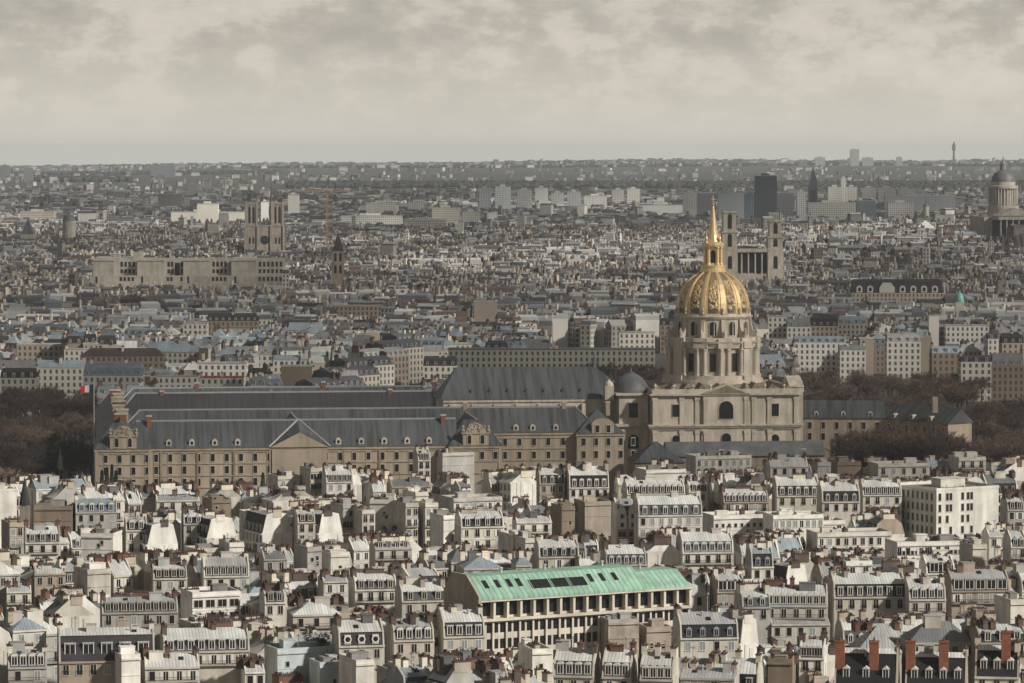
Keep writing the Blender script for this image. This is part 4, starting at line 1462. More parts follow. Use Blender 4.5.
# small onion turret over the court
tx, ty = lx_of(437, 20), 20
b = MB()
b.lathe([(1.7, 24), (1.7, 32.2), (2.1, 32.4), (2.2, 33.0), (2.3, 34), (1.9, 35), (0.9, 35.9), (0.5, 36.4), (0.55, 37), (0.05, 38.6)], 10, 0, tx, ty)
b.build('turret', [M['lead']], palace)

# ------- the soldiers' church: long nave with a steep slate roof
nave = thing('nave_church', 'long plain church nave with a steep dark slate roof running up to the domed church', 'church', loc(0, 0), PR)
b = MB()
NL = lx_of(443, -12)
b.box(NL, -12, 0, -34, 12, 33)
b.box(NL, -12.5, 32.2, -34, -12.003, 33.1)
for i in range(8):
    x = NL + 3 + i * 8.2
    b.box(x - 0.7, -13.4, 0, x + 0.7, -12.004, 31.5)
b.build('wall', [M['stone']], nave)
q = MB()
q.mesh([(NL - 1.5, -12.7, 33.15), (-30, -12.7, 33.15), (-30, 12.7, 33.15), (NL - 1.5, 12.7, 33.15), (NL + 6, 0, 44.5), (-45, 0, 44.5)],
       [(0, 1, 5, 4), (2, 3, 4, 5), (3, 0, 4), (1, 2, 5)], 0)
q.build('roof', [M['palace_slate']], nave)
for i in range(7):
    x = NL + 11 + i * 6.8
    p = MB()
    p.box(-0.45, 0, 0, 0.45, 2.2, 1.2, 0)
    p.prism([(-0.6, 1.203), (0.6, 1.203), (0, 1.9)], -0.1, 2.4, 0, along='y')
    p.build('dormer', [M['lead']], nave, (x, -10.2, 35.2))
p = MB()
p.lathe([(0.9, 44), (0.5, 46), (0.04, 50)], 6, 0, -45, 0)
p.build('roof_finial', [M['lead']], nave)

# ------- the domed church
dome = thing('domed_church', 'great tan stone church with tall drum and gilded ribbed dome', 'church', loc(0, 0), PR)
S = [M['stone']]
A = 27.5
b = MB()
b.box(-A, -A, 0, A, A, 23.2)
b.box(-A + 0.5, -A + 0.5, 24.4, A - 0.5, A - 0.5, 34.6)
b.build('body_wall', S, dome)
for z0, z1, e in ((22.4, 23.203, 0.5), (23.203, 23.8, 1.1), (23.803, 24.4, 1.5)):
    b = MB()
    b.box(-A - e, -A - e, z0 + (0.003 if z0 < 23 else 0), A + e, A + e, z1)
    b.build('cornice', S, dome)
for z0, z1, e in ((34.603, 35.1, 0.1), (35.103, 35.7, 0.9)):
    b = MB()
    b.box(-A - e, -A - e, z0, A + e, A + e, z1)
    b.build('cornice', S, dome)
b = MB()
for (xa, ya, xb, yb) in ((-A, -A, A, -A + 1), (-A, A - 1, A, A), (-A, -A + 1.003, -A + 1, A - 1.003), (A - 1, -A + 1.003, A, A - 1.003)):
    b.box(xa, ya, 35.703, xb, yb, 37.4)
b.build('balustrade', S, dome)
rr = random.Random(8)
b = MB()                                                               # stone-flagged roof rising to the drum
b.mesh([(-A + 1.1, -A + 1.1, 35.71), (A - 1.1, -A + 1.1, 35.71), (A - 1.1, A - 1.1, 35.71), (-A + 1.1, A - 1.1, 35.71),
        (-18, -18, 38.6), (18, -18, 38.6), (18, 18, 38.6), (-18, 18, 38.6)], [(0, 1, 5, 4), (1, 2, 6, 5), (2, 3, 7, 6), (3, 0, 4, 7), (4, 5, 6, 7)], 0)
b.build('roof', [M['stone_dark']], dome)
for k in range(0, 24, 3):                                              # urns and broken blocks along the roof edge
    x = -A + 1.5 + k * (2 * A - 3) / 23
    p = MB()
    zz = 37.4
    p.lathe([(0.5, zz), (0.3, zz + 0.5), (0.65 + 0.2 * rr.random(), zz + 1.0), (0.2, zz + 1.6 + 0.6 * rr.random())], 7, 0, x + rr.uniform(-0.4, 0.4), -A + 0.5)
    p.build('urn', S, dome)
for k in range(10):
    p = MB()
    x = -24 + k * 5.2 + rr.uniform(-1.5, 1.5)
    p.prism([(-2.2, 36.0), (2.2, 36.0), (0, 38.6 + rr.random())], -6, 3, 0, along='y')
    p.build('roof_ridge', [M['stone_dark']], dome, (x, -19.5, 0))
# centre bay of the west face: projecting pilasters and pediment
b = MB()
b.box(-9.2, -A - 0.9, 0, 9.2, -A - 0.003, 22.39)
b.box(-8.4, -A - 0.6, 24.403, 8.4, -A + 0.49, 34.59)
b.build('centre_bay', S, dome)
b = MB()
b.prism([(-9.3, 35.705), (9.3, 35.705), (0, 39.4)], -A - 1.3, -A + 4, 0, along='y')
b.build('pediment', S, dome)
b = MB()
b.prism([(-7.4, 35.95), (7.4, 35.95), (0, 38.85)], -A - 1.36, -A - 1.303, 0, along='y')
b.build('tympanum', [M['stone_dark']], dome)
for x in (-26.4, -16.4, -10.6, -7.6, 7.6, 10.6, 16.4, 26.4):
    y = -A - (1.3 if abs(x) < 9 else 0.45)
    for z0, z1 in ((0, 22.3), (24.41, 34.55)):
        p = MB()
        yy = y + (0.45 if z0 > 1 and abs(x) < 9 else 0.5 if z0 > 1 else 0)
        p.box(x - 0.8, yy, z0, x + 0.8, yy + 0.6, z1)
        p.box(x - 1.0, yy - 0.15, z1 - 1.3, x + 1.0, yy - 0.003, z1 - 0.02)
        p.build('pilaster', S, dome)
big = arch_window(5.4, 3.9).data('window', [M['glass'], M['stone']])
sm = arch_window(2.9, 4.6, False).data('window', [M['glass'], M['stone']])
smr = arch_window(3.0, 2.6).data('window', [M['glass'], M['stone']])
link('window', big, dome, (0, -A - 0.604, 26.4))
link('window', arch_window(3.6, 3.8).data('window', [M['glass'], M['stone']]), dome, (0, -A - 0.904, 15.6))
for x in (-18.5, 18.5):
    link('window', sm, dome, (x, -A + 0.497, 27.2))
    link('window', smr, dome, (x, -A - 0.003, 16.4))
# recessed bay with the small lead dome
b = MB()
b.box(-39, -20, 0, -27.6, 10, 23.3)
b.box(-38.5, -19.5, 24.3, -27.6, 10, 34.8)
for z0, z1, e in ((23.303, 24.297, 1.0), (34.803, 35.6, 0.8)):
    b.box(-39 - e, -20 - e, z0, -29.1, 10, z1)
b.build('side_bay', S, dome)
link('window', arch_window(3.4, 5.4, False).data('window', [M['glass'], M['stone']]), dome, (-33.2, -19.503, 26.6))
link('window', arch_window(4.0, 3.2).data('window', [M['glass'], M['stone']]), dome, (-33.2, -20.003, 15.2))
b = MB()
b.lathe([(6.9, 35.6), (6.9, 36.6), (6.5, 37.6), (5.4, 39.6), (3.6, 41.4), (1.6, 42.6), (0.5, 43.1), (0.3, 44.4), (0.04, 45)], 24, 0, -33, -12)
b.build('side_dome', [M['lead']], dome, smooth=True)
b = MB()
b.box(-43.5, -18, 33.1, -40.2, -14, 38.2)
b.lathe([(1.8, 38.2), (1.5, 39.2), (0.6, 40), (0.05, 40.6)], 10, 0, -41.8, -16)
b.build('roof_turret', S, dome)
# south porch attic: pale pediment block over the far corner
b = MB()
b.box(25, -24, 35.71, 30, -8, 37.8)
b.prism([(-24.4, 37.803), (-7.6, 37.803), (-16, 41.5)], 24.6, 30, 0)
b.box(27.6, -20, 0, 30.5, 20, 35.7)
b.build('south_porch', S, dome)

# drum
NS = 48


def ring(name, r0, r1, z0, z1, n=NS, mat=None):
    p = MB()
    p.lathe([(r0 - 1, z0), (r0, z0), (r1, z1), (r1 - 1.5, z1)], n, 0, a0=rad(-90), close=True)
    return p.build(name, [mat or M['stone']], dome)


ring('plinth', 19.4, 18.8, 36.5, 40.0)
ring('plinth', 18.2, 18.2, 40.003, 41.6)
ring('drum_wall', 16.1, 16.1, 41.603, 51.8)
ring('entablature', 17.2, 17.2, 51.803, 52.7)
ring('entablature', 17.5, 17.5, 52.703, 53.6)
ring('cornice', 18.1, 18.4, 53.603, 54.3)
ring('balustrade', 17.4, 17.4, 54.303, 55.6)
ring('attic_wall', 14.1, 14.1, 55.603, 62.4)
ring('attic_cornice', 14.5, 15.1, 62.403, 63.3)
ring('attic_cornice', 14.5, 14.1, 63.303, 64.4)
dw = arch_window(2.3, 6.9, False)
aw = arch_window(2.5, 3.9)
dwd = dw.data('drum_window', [M['void'], M['stone']])
awd = aw.data('attic_window', [M['void'], M['stone']])
colm = MB()
colm.lathe([(1.05, 0), (1.05, 0.5), (0.86, 0.8), (0.76, 8.4), (0.8, 8.9), (1.1, 9.6), (1.1, 10.18)], 10, 0)
colm = colm.data('column', [M['stone']], smooth=False)
butm = MB()
butm.box(-1.7, -2.6, 0, 1.7, 0, 10.18)
butm.box(-2.0, -3.0, 10.183, 2.0, 0, 12.6)
butm.box(-2.2, -3.3, -5.0, 2.2, 0, -0.003)
butm = butm.data('buttress', [M['stone']])
bal = rad(-10) - math.pi / 2                                           # the bay that faces the camera
for k in range(12):
    a = bal + k * math.pi / 6
    ca, sa = math.cos(a), math.sin(a)
    link('drum_window', dwd, dome, (16.06 * ca, 16.06 * sa, 43.0), a + math.pi / 2)
    link('attic_window', awd, dome, (14.05 * ca, 14.05 * sa, 56.4), a + math.pi / 2)
    a += math.pi / 12
    ca, sa = math.cos(a), math.sin(a)
    p = MB()                                                              # projecting pier behind each pair of columns
    p.box(-2.5, -1.0, 0, 2.5, 0, 10.17)
    p.box(-2.7, -2.1, 10.2, 2.7, 0, 13.9)
    p.build('pier', [M['stone']], dome, (15.9 * ca, 15.9 * sa, 41.61), a + math.pi / 2)
    if k % 3 == 1:
        link('buttress', butm, dome, (15.5 * ca, 15.5 * sa, 41.61), a + math.pi / 2)
        for s in (-1, 1):
            t_ = (2.35 * s)
            link('column', colm, dome, (17.2 * ca - t_ * sa, 17.2 * sa + t_ * ca, 41.61))
    for s in (-1, 1):
        c2, s2 = math.cos(a + s * rad(4.6)), math.sin(a + s * rad(4.6))
        if k % 3 != 1:
            link('column', colm, dome, (17.0 * c2, 17.0 * s2, 41.61))
    # scroll console against the attic, with a statue in front
    p = MB()
    p.prism([(-13.9, 55.61), (-17.0, 55.61), (-17.0, 56.8), (-15.6, 58.0), (-14.9, 60.5), (-14.7, 62.3), (-13.9, 62.3)], -0.65, 0.65, 0)
    p.build('console', [M['stone']], dome, (0, 0, 0), a + math.pi / 2)
    p = MB()
    p.lathe([(0.5, 55.6), (0.45, 56.6), (0.62, 57.6), (0.5, 58.4), (0.2, 58.6), (0.28, 58.9), (0.05, 59.3)], 7, 0, 17.0 * ca, 17.0 * sa)
    p.build('statue', [M['stone']], dome)
    # urn-like candelabra at the dome's foot
    p = MB()
    p.lathe([(0.5, 64.4), (0.25, 65.2), (0.45, 65.9), (0.1, 66.8)], 7, 0, 14.2 * ca, 14.2 * sa)
    p.build('urn', [M['stone']], dome)
# gilded dome
DP = [(13.3, 64.4), (13.4, 66.2), (13.25, 68.2), (12.7, 70.6), (11.75, 72.9), (10.35, 75.1), (8.6, 77.0), (6.6, 78.5), (4.9, 79.5), (4.3, 79.9)]
b = MB()
b.lathe(DP, 72, 0, close=True)
b.build('dome_shell', [M['gold_core']], dome, smooth=True)
for k in range(12):
    a0 = bal + k * math.pi / 6 + math.pi / 12
    b = MB()
    for i in range(len(DP) - 1):
        (ra, za), (rb, zb) = DP[i], DP[i + 1]
        for (h0, h1, e) in ((-0.095, 0.095, 0.25), (-0.045, 0.045, 0.45)):
            pts = []
            for (r_, z_) in ((ra, za), (rb, zb)):
                for hh in (h0, h1):
                    pts.append(((r_ + e) * math.cos(a0 + hh), (r_ + e) * math.sin(a0 + hh), z_ + e * 0.4))
            inn = []
            for (r_, z_) in ((ra, za), (rb, zb)):
                for hh in (h0, h1):
                    inn.append(((r_ - 0.3) * math.cos(a0 + hh), (r_ - 0.3) * math.sin(a0 + hh), z_))
            b.mesh(pts + inn, [(0, 1, 3, 2), (0, 2, 6, 4), (1, 5, 7, 3)], 0)
    b.build('dome_rib', [M['gold']], dome)
    # gilded trophy panel between two ribs
    am = a0 + math.pi / 12
    rr = random.Random(40 + k)
    b = MB()
    for i in range(len(DP) - 1):
        (ra, za), (rb, zb) = DP[i], DP[i + 1]
        for s in (-1, 1):
            h0, h1 = sorted((s * 0.135, s * 0.165))
            h0 += math.pi / 12 * 0
            pts = []
            for (r_, z_) in ((ra, za), (rb, zb)):
                for hh in (h0, h1):
                    pts.append(((r_ + 0.2) * math.cos(am + hh), (r_ + 0.2) * math.sin(am + hh), z_ + 0.08))
            b.face([pts[0], pts[1], pts[3], pts[2]], 0)
    for j in range(30):
        f = 0.16 + 0.74 * j / 30
        zz = 64.4 + (78.2 - 64.4) * f
        for (ra, za), (rb, zb) in zip(DP, DP[1:]):
            if za <= zz <= zb:
                rz = ra + (rb - ra) * (zz - za) / (zb - za)
        wmax = 0.1 if j % 7 else 0.12
        for _ in range(3):
            aa = am + rr.uniform(-wmax, wmax)
            R = rz + 0.15
            s = 0.32 + 0.5 * rr.random()
            c0 = Vector((R * math.cos(aa), R * math.sin(aa), zz))
            tn = Vector((-math.sin(aa), math.cos(aa), 0))
            nm = Vector((math.cos(aa), math.sin(aa), 0.5)).normalized()
            upv = nm.cross(tn)
            pk = c0 + nm * 0.4 * rr.uniform(0.5, 1.2)
            q = [c0 + tn * s * math.cos(w_) + upv * s * math.sin(w_) for w_ in (0.3, 1.9, 3.4, 5.0)]
            for i in range(4):
                b.face([q[i], q[(i + 1) % 4], pk], 0)
    b.build('trophy_panel', [M['gold_dull']], dome)
    p = MB()
    p.box(-1.1, -0.25, 0, 1.1, 0.6, 1.7)
    p.box(-0.7, -0.3, 2.6, 0.7, 0.9, 3.9)
    p.build('lucarne', [M['lead']], dome, (13.3 * math.cos(am), 13.3 * math.sin(am), 65.0), am + math.pi / 2)
b = MB()
b.lathe([(4.2, 79.2), (5.0, 79.7), (5.0, 80.3), (4.6, 80.6), (4.6, 81.6), (4.9, 81.8), (4.9, 82.2), (4.0, 82.3)], 24, 0)
b.build('lantern_base', [M['gold']], dome)
b = MB()
b.lathe([(3.05, 82.2), (3.05, 89.6), (2.9, 90)], 20, 0)
b.build('lantern_core', [M['gold']], dome)
for k in range(4):
    a = bal + k * math.pi / 2 + math.pi / 4
    for s in (-0.28, 0.28):
        p = MB()
        ca, sa = math.cos(a + s), math.sin(a + s)
        p.lathe([(0.8, 82.3), (0.8, 82.8), (0.62, 83.1), (0.55, 88.2), (0.8, 88.7), (0.8, 89.2)], 8, 0, 3.4 * ca, 3.4 * sa)
        p.build('lantern_column', [M['gold']], dome)
    p = MB()
    p.lathe([(0.55, 90.6), (0.45, 91.4), (0.6, 92.2), (0.4, 93), (0.2, 93.2), (0.25, 93.6), (0.04, 94)], 7, 0, 3.5 * math.cos(a), 3.5 * math.sin(a))
    p.build('finial', [M['gold']], dome)
    a2 = a + math.pi / 4
    p = MB()
    for sx in (-1, 1):
        p.box(sx * 1.35 - 0.3, -3.3, 82.3, sx * 1.35 + 0.3, -2.5, 87.2)
    pr = [(1.65 * math.cos(math.pi * i / 8), 87.2 + 1.6 * math.sin(math.pi * i / 8)) for i in range(9)]
    pi_ = [(1.05 * math.cos(math.pi * i / 8), 87.2 + 1.05 * math.sin(math.pi * i / 8)) for i in range(9)]
    for i in range(8):
        p.mesh([(pr[i][0], -3.3, pr[i][1]), (pr[i + 1][0], -3.3, pr[i + 1][1]), (pi_[i + 1][0], -3.3, pi_[i + 1][1]), (pi_[i][0], -3.3, pi_[i][1]),
                (pr[i][0], -2.5, pr[i][1]), (pr[i + 1][0], -2.5, pr[i + 1][1])], [(0, 1, 2, 3), (0, 4, 5, 1)])
    o_ = MB()
    o_.face([(-0.85, -3.1, 83.2), (0.85, -3.1, 83.2), (0.85, -3.1, 87.0), (0.6, -3.1, 87.7), (0, -3.1, 88.0), (-0.6, -3.1, 87.7), (-0.85, -3.1, 87.0)])
    o_.build('lantern_opening', [M['void']], dome, (0, 0, 0), a2 + math.pi / 2)
    p.build('lantern_arch', [M['gold']], dome, (0, 0, 0), a2 + math.pi / 2)
b = MB()
b.lathe([(4.2, 89.203), (4.3, 90.0), (3.9, 90.5), (3.2, 91), (2.6, 92.2), (2.2, 93.5), (1.75, 94.2), (1.3, 97.5), (0.85, 101), (0.45, 104), (0.35, 104.3)], 12, 0)
b.build('spire', [M['gold']], dome)
b = MB()
b.lathe([(0.1, 104.2), (0.75, 104.9), (0.1, 105.6)], 10, 0)
b.build('orb', [M['gold']], dome)
b = MB()
b.box(-0.14, -0.14, 105.5, 0.14, 0.14, 108.4)
b.box(-0.75, -0.12, 106.8, -0.143, 0.12, 107.1)
b.box(0.143, -0.12, 106.8, 0.75, 0.12, 107.1)
b.build('cross', [M['gold']], dome)

# ------- low gallery in front of the domed church, and the low wing behind its far corner
gal = thing('low_gallery', 'low gallery with a long lead-grey roof hiding the foot of the domed church', 'gallery', loc(0, 0), PR)
b = MB()
b.box(-29, -64, 0, 29.5, -54, 15.6)
b.build('wall', [M['stone_dark']], gal)
q = MB()
q.prism([(-64.8, 15.66), (-53.2, 15.66), (-57, 20.2), (-59.5, 20.6)], -28, 29.6, 0)
q.build('roof', [M['lead']], gal)
q = MB()
q.hip(-41, -70, -22, -52, 14.0, 20.9, 9)
q.build('corner_roof', [M['palace_slate']], gal)
b = MB()
b.box(-40.4, -69.4, 0, -22.6, -52.6, 13.95)
b.build('corner_wall', [M['stone_dark']], gal)
for i in range(2):
    b = MB()
    b.box(-1, -0.8, 0, 1, 0.8, 4)
    b.build('chimney_stack', [M['plaster']], gal, (-8 + i * 30, -62, 14), color=(0.4, 0.36, 0.3))

lw = thing('low_wing', 'low tan wing with a long grey slate roof, half hidden by bare trees', 'wing', (0, 0, 0))
x0, y0_, z0_ = at(803, 417, 1400)
x1, y1_, z1_ = at(884, 420, 1398)
x2, y2_, z2_ = at(948, 427, 1372)


def run(xa, ya, xb, yb, he, hr, dep):
    L = math.hypot(xb - xa, yb - ya)
    a = math.atan2(yb - ya, xb - xa)
    b = MB()
    b.box(0, 0, 0, L, dep, he)
    b.build('wall', [M['palace_stone']], lw, (xa, ya, 0), a)
    q = MB()
    q.prism([(-0.6, he + 0.05), (dep + 0.6, he + 0.05), (dep / 2, hr)], -0.5, L + 0.5, 0)
    q.build('roof', [M['palace_slate']], lw, (xa, ya, 0), a)
    n = int(L / 4.6)
    for i in range(n):
        for z in (he - 4.2, he - 8.4):
            link('window', PWIN, lw, (xa + (i + 0.5) * L / n * math.cos(a) + 0.01 * math.sin(a), ya + (i + 0.5) * L / n * math.sin(a) - 0.01, z), a)
    for i in range(n // 2):
        link('dormer', PDOR, lw, (xa + (2 * i + 1) * L / n * math.cos(a), ya + (2 * i + 1) * L / n * math.sin(a) + 0.5, he + 0.3), a, scale=(0.9, 1, 0.8))


run(x0, y0_, x1, y1_, 22.6, 29.0, 13)
run(x1, y1_, x2, y2_, 22.2, 27.6, 13)
b = MB()
b.box(-1, -1, 0, 1, 1, 6)
b.build('chimney_stack', [M['plaster']], lw, (x2 - 4, y2_ + 8, 26), color=(0.35, 0.3, 0.25))

# flag on its pole beside the corner pavilion
fx, fy, fz = at(94, 408, 1330)
fp = thing('flagpole', 'tall white flagpole flying a blue, white and red flag above the palace corner', 'flagpole', (fx, fy, 0))
b = MB()
b.bar((0, 0, 0), (0, 0, at(94, 380, 1330)[2]), 0.22, r2=0.12, n=8)
b.build('pole', [M['white']], fp)
zt = at(94, 384, 1330)[2]
b = MB()
for i in range(9):
    f0, f1 = i / 9, (i + 1) / 9
    def fpnt(f, z):
        return (-0.2 - 4.6 * f, 0.5 * math.sin(f * 5), z - 0.9 * f)
    b.face([fpnt(f0, zt - 2.6), fpnt(f1, zt - 2.6), fpnt(f1, zt), fpnt(f0, zt)], 0 if i < 3 else 1 if i < 6 else 2)
b.build('flag', [flag_mat('flag_blue', (0.03, 0.045, 0.17)), M['white'], flag_mat('flag_red', (0.5, 0.03, 0.03))], fp)
# ------------------------------------------------------------------ the city beyond the palace
def uvbox(b, x0, y0, z0, x1, y1, z1, rot=0.0, cx=0.0, cy=0.0, win=True, mi=0, top=True, off=0.0):
    """A block whose walls carry metres as UVs (the wall material places its windows by them)."""
    ca, sa = math.cos(rot), math.sin(rot)

    def P(x, y, z):
        return (cx + x * ca - y * sa, cy + x * sa + y * ca, z)
    h = z1 - z0
    for (xa, ya, xb, yb, w) in ((x0, y0, x1, y0, x1 - x0), (x1, y0, x1, y1, y1 - y0), (x1, y1, x0, y1, x1 - x0), (x0, y1, x0, y0, y1 - y0)):
        u = 2.9 + off
        n = max(1, round(w / 2.9))
        k = n * 2.9
        uv = [(u, 33 - h), (u + k, 33 - h), (u + k, 33), (u, 33)] if win else [(0, 0)] * 4
        b.face([P(xa, ya, z0), P(xb, yb, z0), P(xb, yb, z1), P(xa, ya, z1)], mi, uv)
    if top:
        b.face([P(x0, y0, z1), P(x1, y0, z1), P(x1, y1, z1), P(x0, y1, z1)], mi, [(0, 0)] * 4)


def mansard_faces(b, X, Y, z, hm, ht, rot, cx, cy, mi_lo, mi_up, c_lo=None, c_up=None, inset=1.3, ends=1.0):
    ca, sa = math.cos(rot), math.sin(rot)

    def P(x, y, zz):
        return (cx + x * ca - y * sa, cy + x * sa + y * ca, zz)
    e = inset * ends
    A = [(-X, -Y), (X, -Y), (X, Y), (-X, Y)]
    B = [(-X + e, -Y + inset), (X - e, -Y + inset), (X - e, Y - inset), (-X + e, Y - inset)]
    b.cur = c_lo
    for i in range(4):
        j = (i + 1) % 4
        b.face([P(*A[i], z), P(*A[j], z), P(*B[j], z + hm), P(*B[i], z + hm)], mi_lo)
    b.cur = c_up
    R0, R1 = P(-X + e + ends, 0, z + hm + ht), P(X - e - ends, 0, z + hm + ht)
    q = [P(*B[i], z + hm) for i in range(4)]
    b.face([q[0], q[1], R1, R0], mi_up)
    b.face([q[2], q[3], R0, R1], mi_up)
    b.face([q[1], q[2], R1], mi_up)
    b.face([q[3], q[0], R0], mi_up)


MIDB = []


def mid_building(x, y, rot, w, dep, he, roof='mansard', wall='cream', zinc='grey zinc', slate='slate', blank=False, rise=4.5, chim=2, seed=0, wc=None, rc=None, hero=None):
    r = random.Random(seed * 131 + 3)
    root = link('city_house', None, None, (x, y, 0), rot)
    wc = wc or jit(WALLS[wall], r)
    zc = rc or jit(ZINCS[zinc], r, 0.15)
    b = MB()
    uvbox(b, -w / 2, -dep / 2, 0, w / 2, dep / 2, he, win=not blank)
    b.build('wall', [M['grid_wall']], root, color=wc)
    q = MB()
    top = he + rise
    if roof == 'mansard':
        mansard_faces(q, w / 2, dep / 2, he + 0.02, rise * 0.65, rise * 0.35, 0, 0, 0, 0, 1, ends=0.25)
        me = q.data('roof', [M['slate'], M['zinc']])
        link('roof', me, root, color=rc or (jit(SLATES[slate], r, 0.2) if r.random() < 0.6 else zc))
        n = max(2, int(w / 4.0))
        for i in range(n):
            link('dormer', DOR['flat'], root, (-w / 2 + (i + 0.5) * w / n, -dep / 2 + 0.3, he + 0.3), color=zc)
    elif roof == 'hip':
        q.hip(-w / 2 - 0.3, -dep / 2 - 0.3, w / 2 + 0.3, dep / 2 + 0.3, he + 0.02, he + rise, dep * 0.4)
        q.build('roof', [M['zinc']], root, color=zc)
    elif roof == 'zinc':
        q.prism([(-dep / 2 - 0.2, he + 0.02), (dep / 2 + 0.2, he + 0.02), (0, he + rise)], -w / 2, w / 2)
        q.build('roof', [M['zinc']], root, color=zc)
    else:
        top = he + 1.0
        q.box(-w / 2 - 0.15, -dep / 2 - 0.15, he + 0.003, w / 2 + 0.15, dep / 2 + 0.15, he + 0.5)
        q.build('roof', [M['flat_roof']], root, color=rc or (0.33, 0.32, 0.30))
    bc = r.choice([(0.46, 0.41, 0.35), (0.30, 0.26, 0.22), (0.14, 0.095, 0.08), (0.55, 0.5, 0.43)])
    for i in range(chim):
        link('chimney_stack', r.choice(CHIM), root, (r.choice([-w / 2 + 0.5, w / 2 - 0.5, 0, r.uniform(-0.4, 0.4) * w]), r.uniform(-0.15, 0.15) * dep, top - 0.3 - (0.5 if roof == 'flat' else 0)), 0, color=bc, scale=(1.4, 1, 1.3))
    MIDB.append(dict(o=root, x=x, y=y, w=w, he=he, top=top, roof=roof, wall=wall, zinc=zinc, slate=slate, nd=0, chim=chim, floors=1, blank=blank, brick=False, gable=None, bc=bc, ds=None, hero=hero, ws='plain', rot=rot))
    return root


MPROT = []
MHER = []


def mid(x0, x1, yt, ye, yb, roof, wall, zinc='grey zinc', slate='slate', he=18.0, dep=13, rot=0, **kw):
    d = (H - he) * F / (ye - Y0)
    x, _, _ = at((x0 + x1) / 2, ye, d)
    w = (x1 - x0) * d / F
    rise = max(0.8, H - (yt - Y0) * (d + dep / 2) / F - he)
    MHER.append((d, dict(x=x, y=d + dep / 2, rot=rad(rot), w=w, dep=dep, he=he, roof=roof, wall=wall, zinc=zinc, slate=slate, rise=rise, hero='read', **kw), (x0, x1, yt, yb)))
    MPROT.append((x0, x1, yb, d))


mid(64, 120, 346, 350, 358, 'flat', 'white')
mid(80, 164, 348, 356, 367, 'hip', 'brown', 'dark zinc', he=16, rc=(0.05, 0.035, 0.03))
mid(147, 203, 341, 352, 361, 'hip', 'grey', 'blue-grey zinc', he=16)
mid(197, 246, 359, 364, 391, 'flat', 'white', he=19)
mid(200, 243, 376, 378, 388, 'flat', 'white', he=15, dep=9, rc=(0.3, 0.05, 0.03))
mid(158, 198, 372, 377, 391, 'flat', 'white', he=16, dep=10)
mid(183, 207, 318, 324, 334, 'flat', 'white', he=20)
mid(207, 258, 313, 321, 327, 'mansard', 'brown', 'dark zinc', 'black slate')
mid(17, 64, 341, 345, 358, 'flat', 'tan', blank=False, he=19)
mid(83, 142, 363, 376, 383, 'mansard', 'grey', 'blue-grey zinc', 'blue slate')
mid(0, 36, 368, 378, 386, 'mansard', 'grey', 'grey zinc', 'black slate')
mid(36, 83, 360, 368, 380, 'zinc', 'ivory', 'blue-grey zinc')
mid(335, 382, 302, 306, 315, 'flat', 'tan', he=20)
mid(423, 457, 356, 366, 377, 'mansard', 'ivory', 'dark zinc', 'slate')
mid(418, 442, 345, 351, 357, 'zinc', 'white', he=17, blank=True)
mid(448, 655, 343, 350, 372, 'flat', 'cream', he=20, dep=16, rc=(0.12, 0.12, 0.125))
mid(366, 379, 331, 333, 350, 'flat', 'tan', blank=True, he=24, dep=8)
mid(352, 372, 335, 346, 358, 'mansard', 'cream', 'dark zinc', he=20)
mid(474, 497, 299, 302, 320, 'flat', 'tan', blank=True, he=24)
mid(281, 312, 364, 367, 390, 'flat', 'brown', blank=True, he=20)
mid(312, 329, 368, 372, 390, 'flat', 'white', he=20, dep=9)
mid(256, 273, 350, 355, 366, 'flat', 'white', he=18)
mid(273, 300, 355, 360, 372, 'zinc', 'ivory', 'blue-grey zinc')
mid(619, 655, 327, 333, 348, 'flat', 'ivory', he=20)
mid(552, 568, 313, 318, 337, 'zinc', 'white', blank=True, he=20)
mid(768, 787, 313, 317, 337, 'flat', 'white', he=21)
mid(787, 811, 317, 327, 337, 'mansard', 'ivory', 'dark zinc', 'black slate')
mid(811, 838, 314, 326, 337, 'mansard', 'tan', 'dark zinc', 'black slate')
mid(838, 868, 316, 324, 337, 'mansard', 'cream', 'blue-grey zinc', 'grey slate')
mid(794, 847, 336, 343, 357, 'mansard', 'white', 'blue-grey zinc', 'grey slate', he=17)
mid(860, 874, 337, 339, 370, 'flat', 'tan', blank=True, he=22)
mid(887, 921, 333, 342, 371, 'mansard', 'ivory', 'grey zinc', 'grey slate', he=22)
mid(921, 932, 336, 338, 371, 'flat', 'tan', blank=True, he=22)
mid(932, 961, 346, 353, 377, 'mansard', 'brown', 'blue-grey zinc', 'blue slate', he=20)
mid(961, 992, 355, 362, 382, 'mansard', 'ivory', 'dark zinc', 'slate', he=20)
mid(992, 1024, 353, 366, 374, 'mansard', 'brown', 'dark zinc', 'black slate', he=18)
mid(929, 939, 313, 316, 347, 'flat', 'white', blank=True, he=28, dep=8)
mid(946, 989, 321, 326, 342, 'flat', 'white', he=22)
mid(988, 1002, 333, 339, 351, 'mansard', 'ivory', 'blue-grey zinc', 'grey slate', he=20)
mid(1002, 1024, 333, 343, 352, 'mansard', 'tan', 'dark zinc', 'black slate', he=20)
mid(840, 866, 345, 350, 362, 'zinc', 'ivory', 'dark zinc')
mid(660, 690, 318, 325, 333, 'mansard', 'brown', 'dark zinc', 'black slate')
# the street of tall houses that runs away from the palace, seen aslant
for i in range(6):
    xa, ya, _ = at(330 + i * 16, 388 - i * 6, 1640 + i * 85)
    MHER.append((1640 + i * 85, dict(x=xa, y=1640 + i * 85, rot=rad(52), w=36, dep=12, he=19.5, roof='mansard', wall=['ivory', 'cream', 'cream', 'tan', 'cream', 'ivory'][i], zinc='grey zinc', slate='grey slate', rise=4.5, chim=3, hero='read'),
                 (325 + i * 16, 345 + i * 16, 372 - i * 6, 385 - i * 6)))

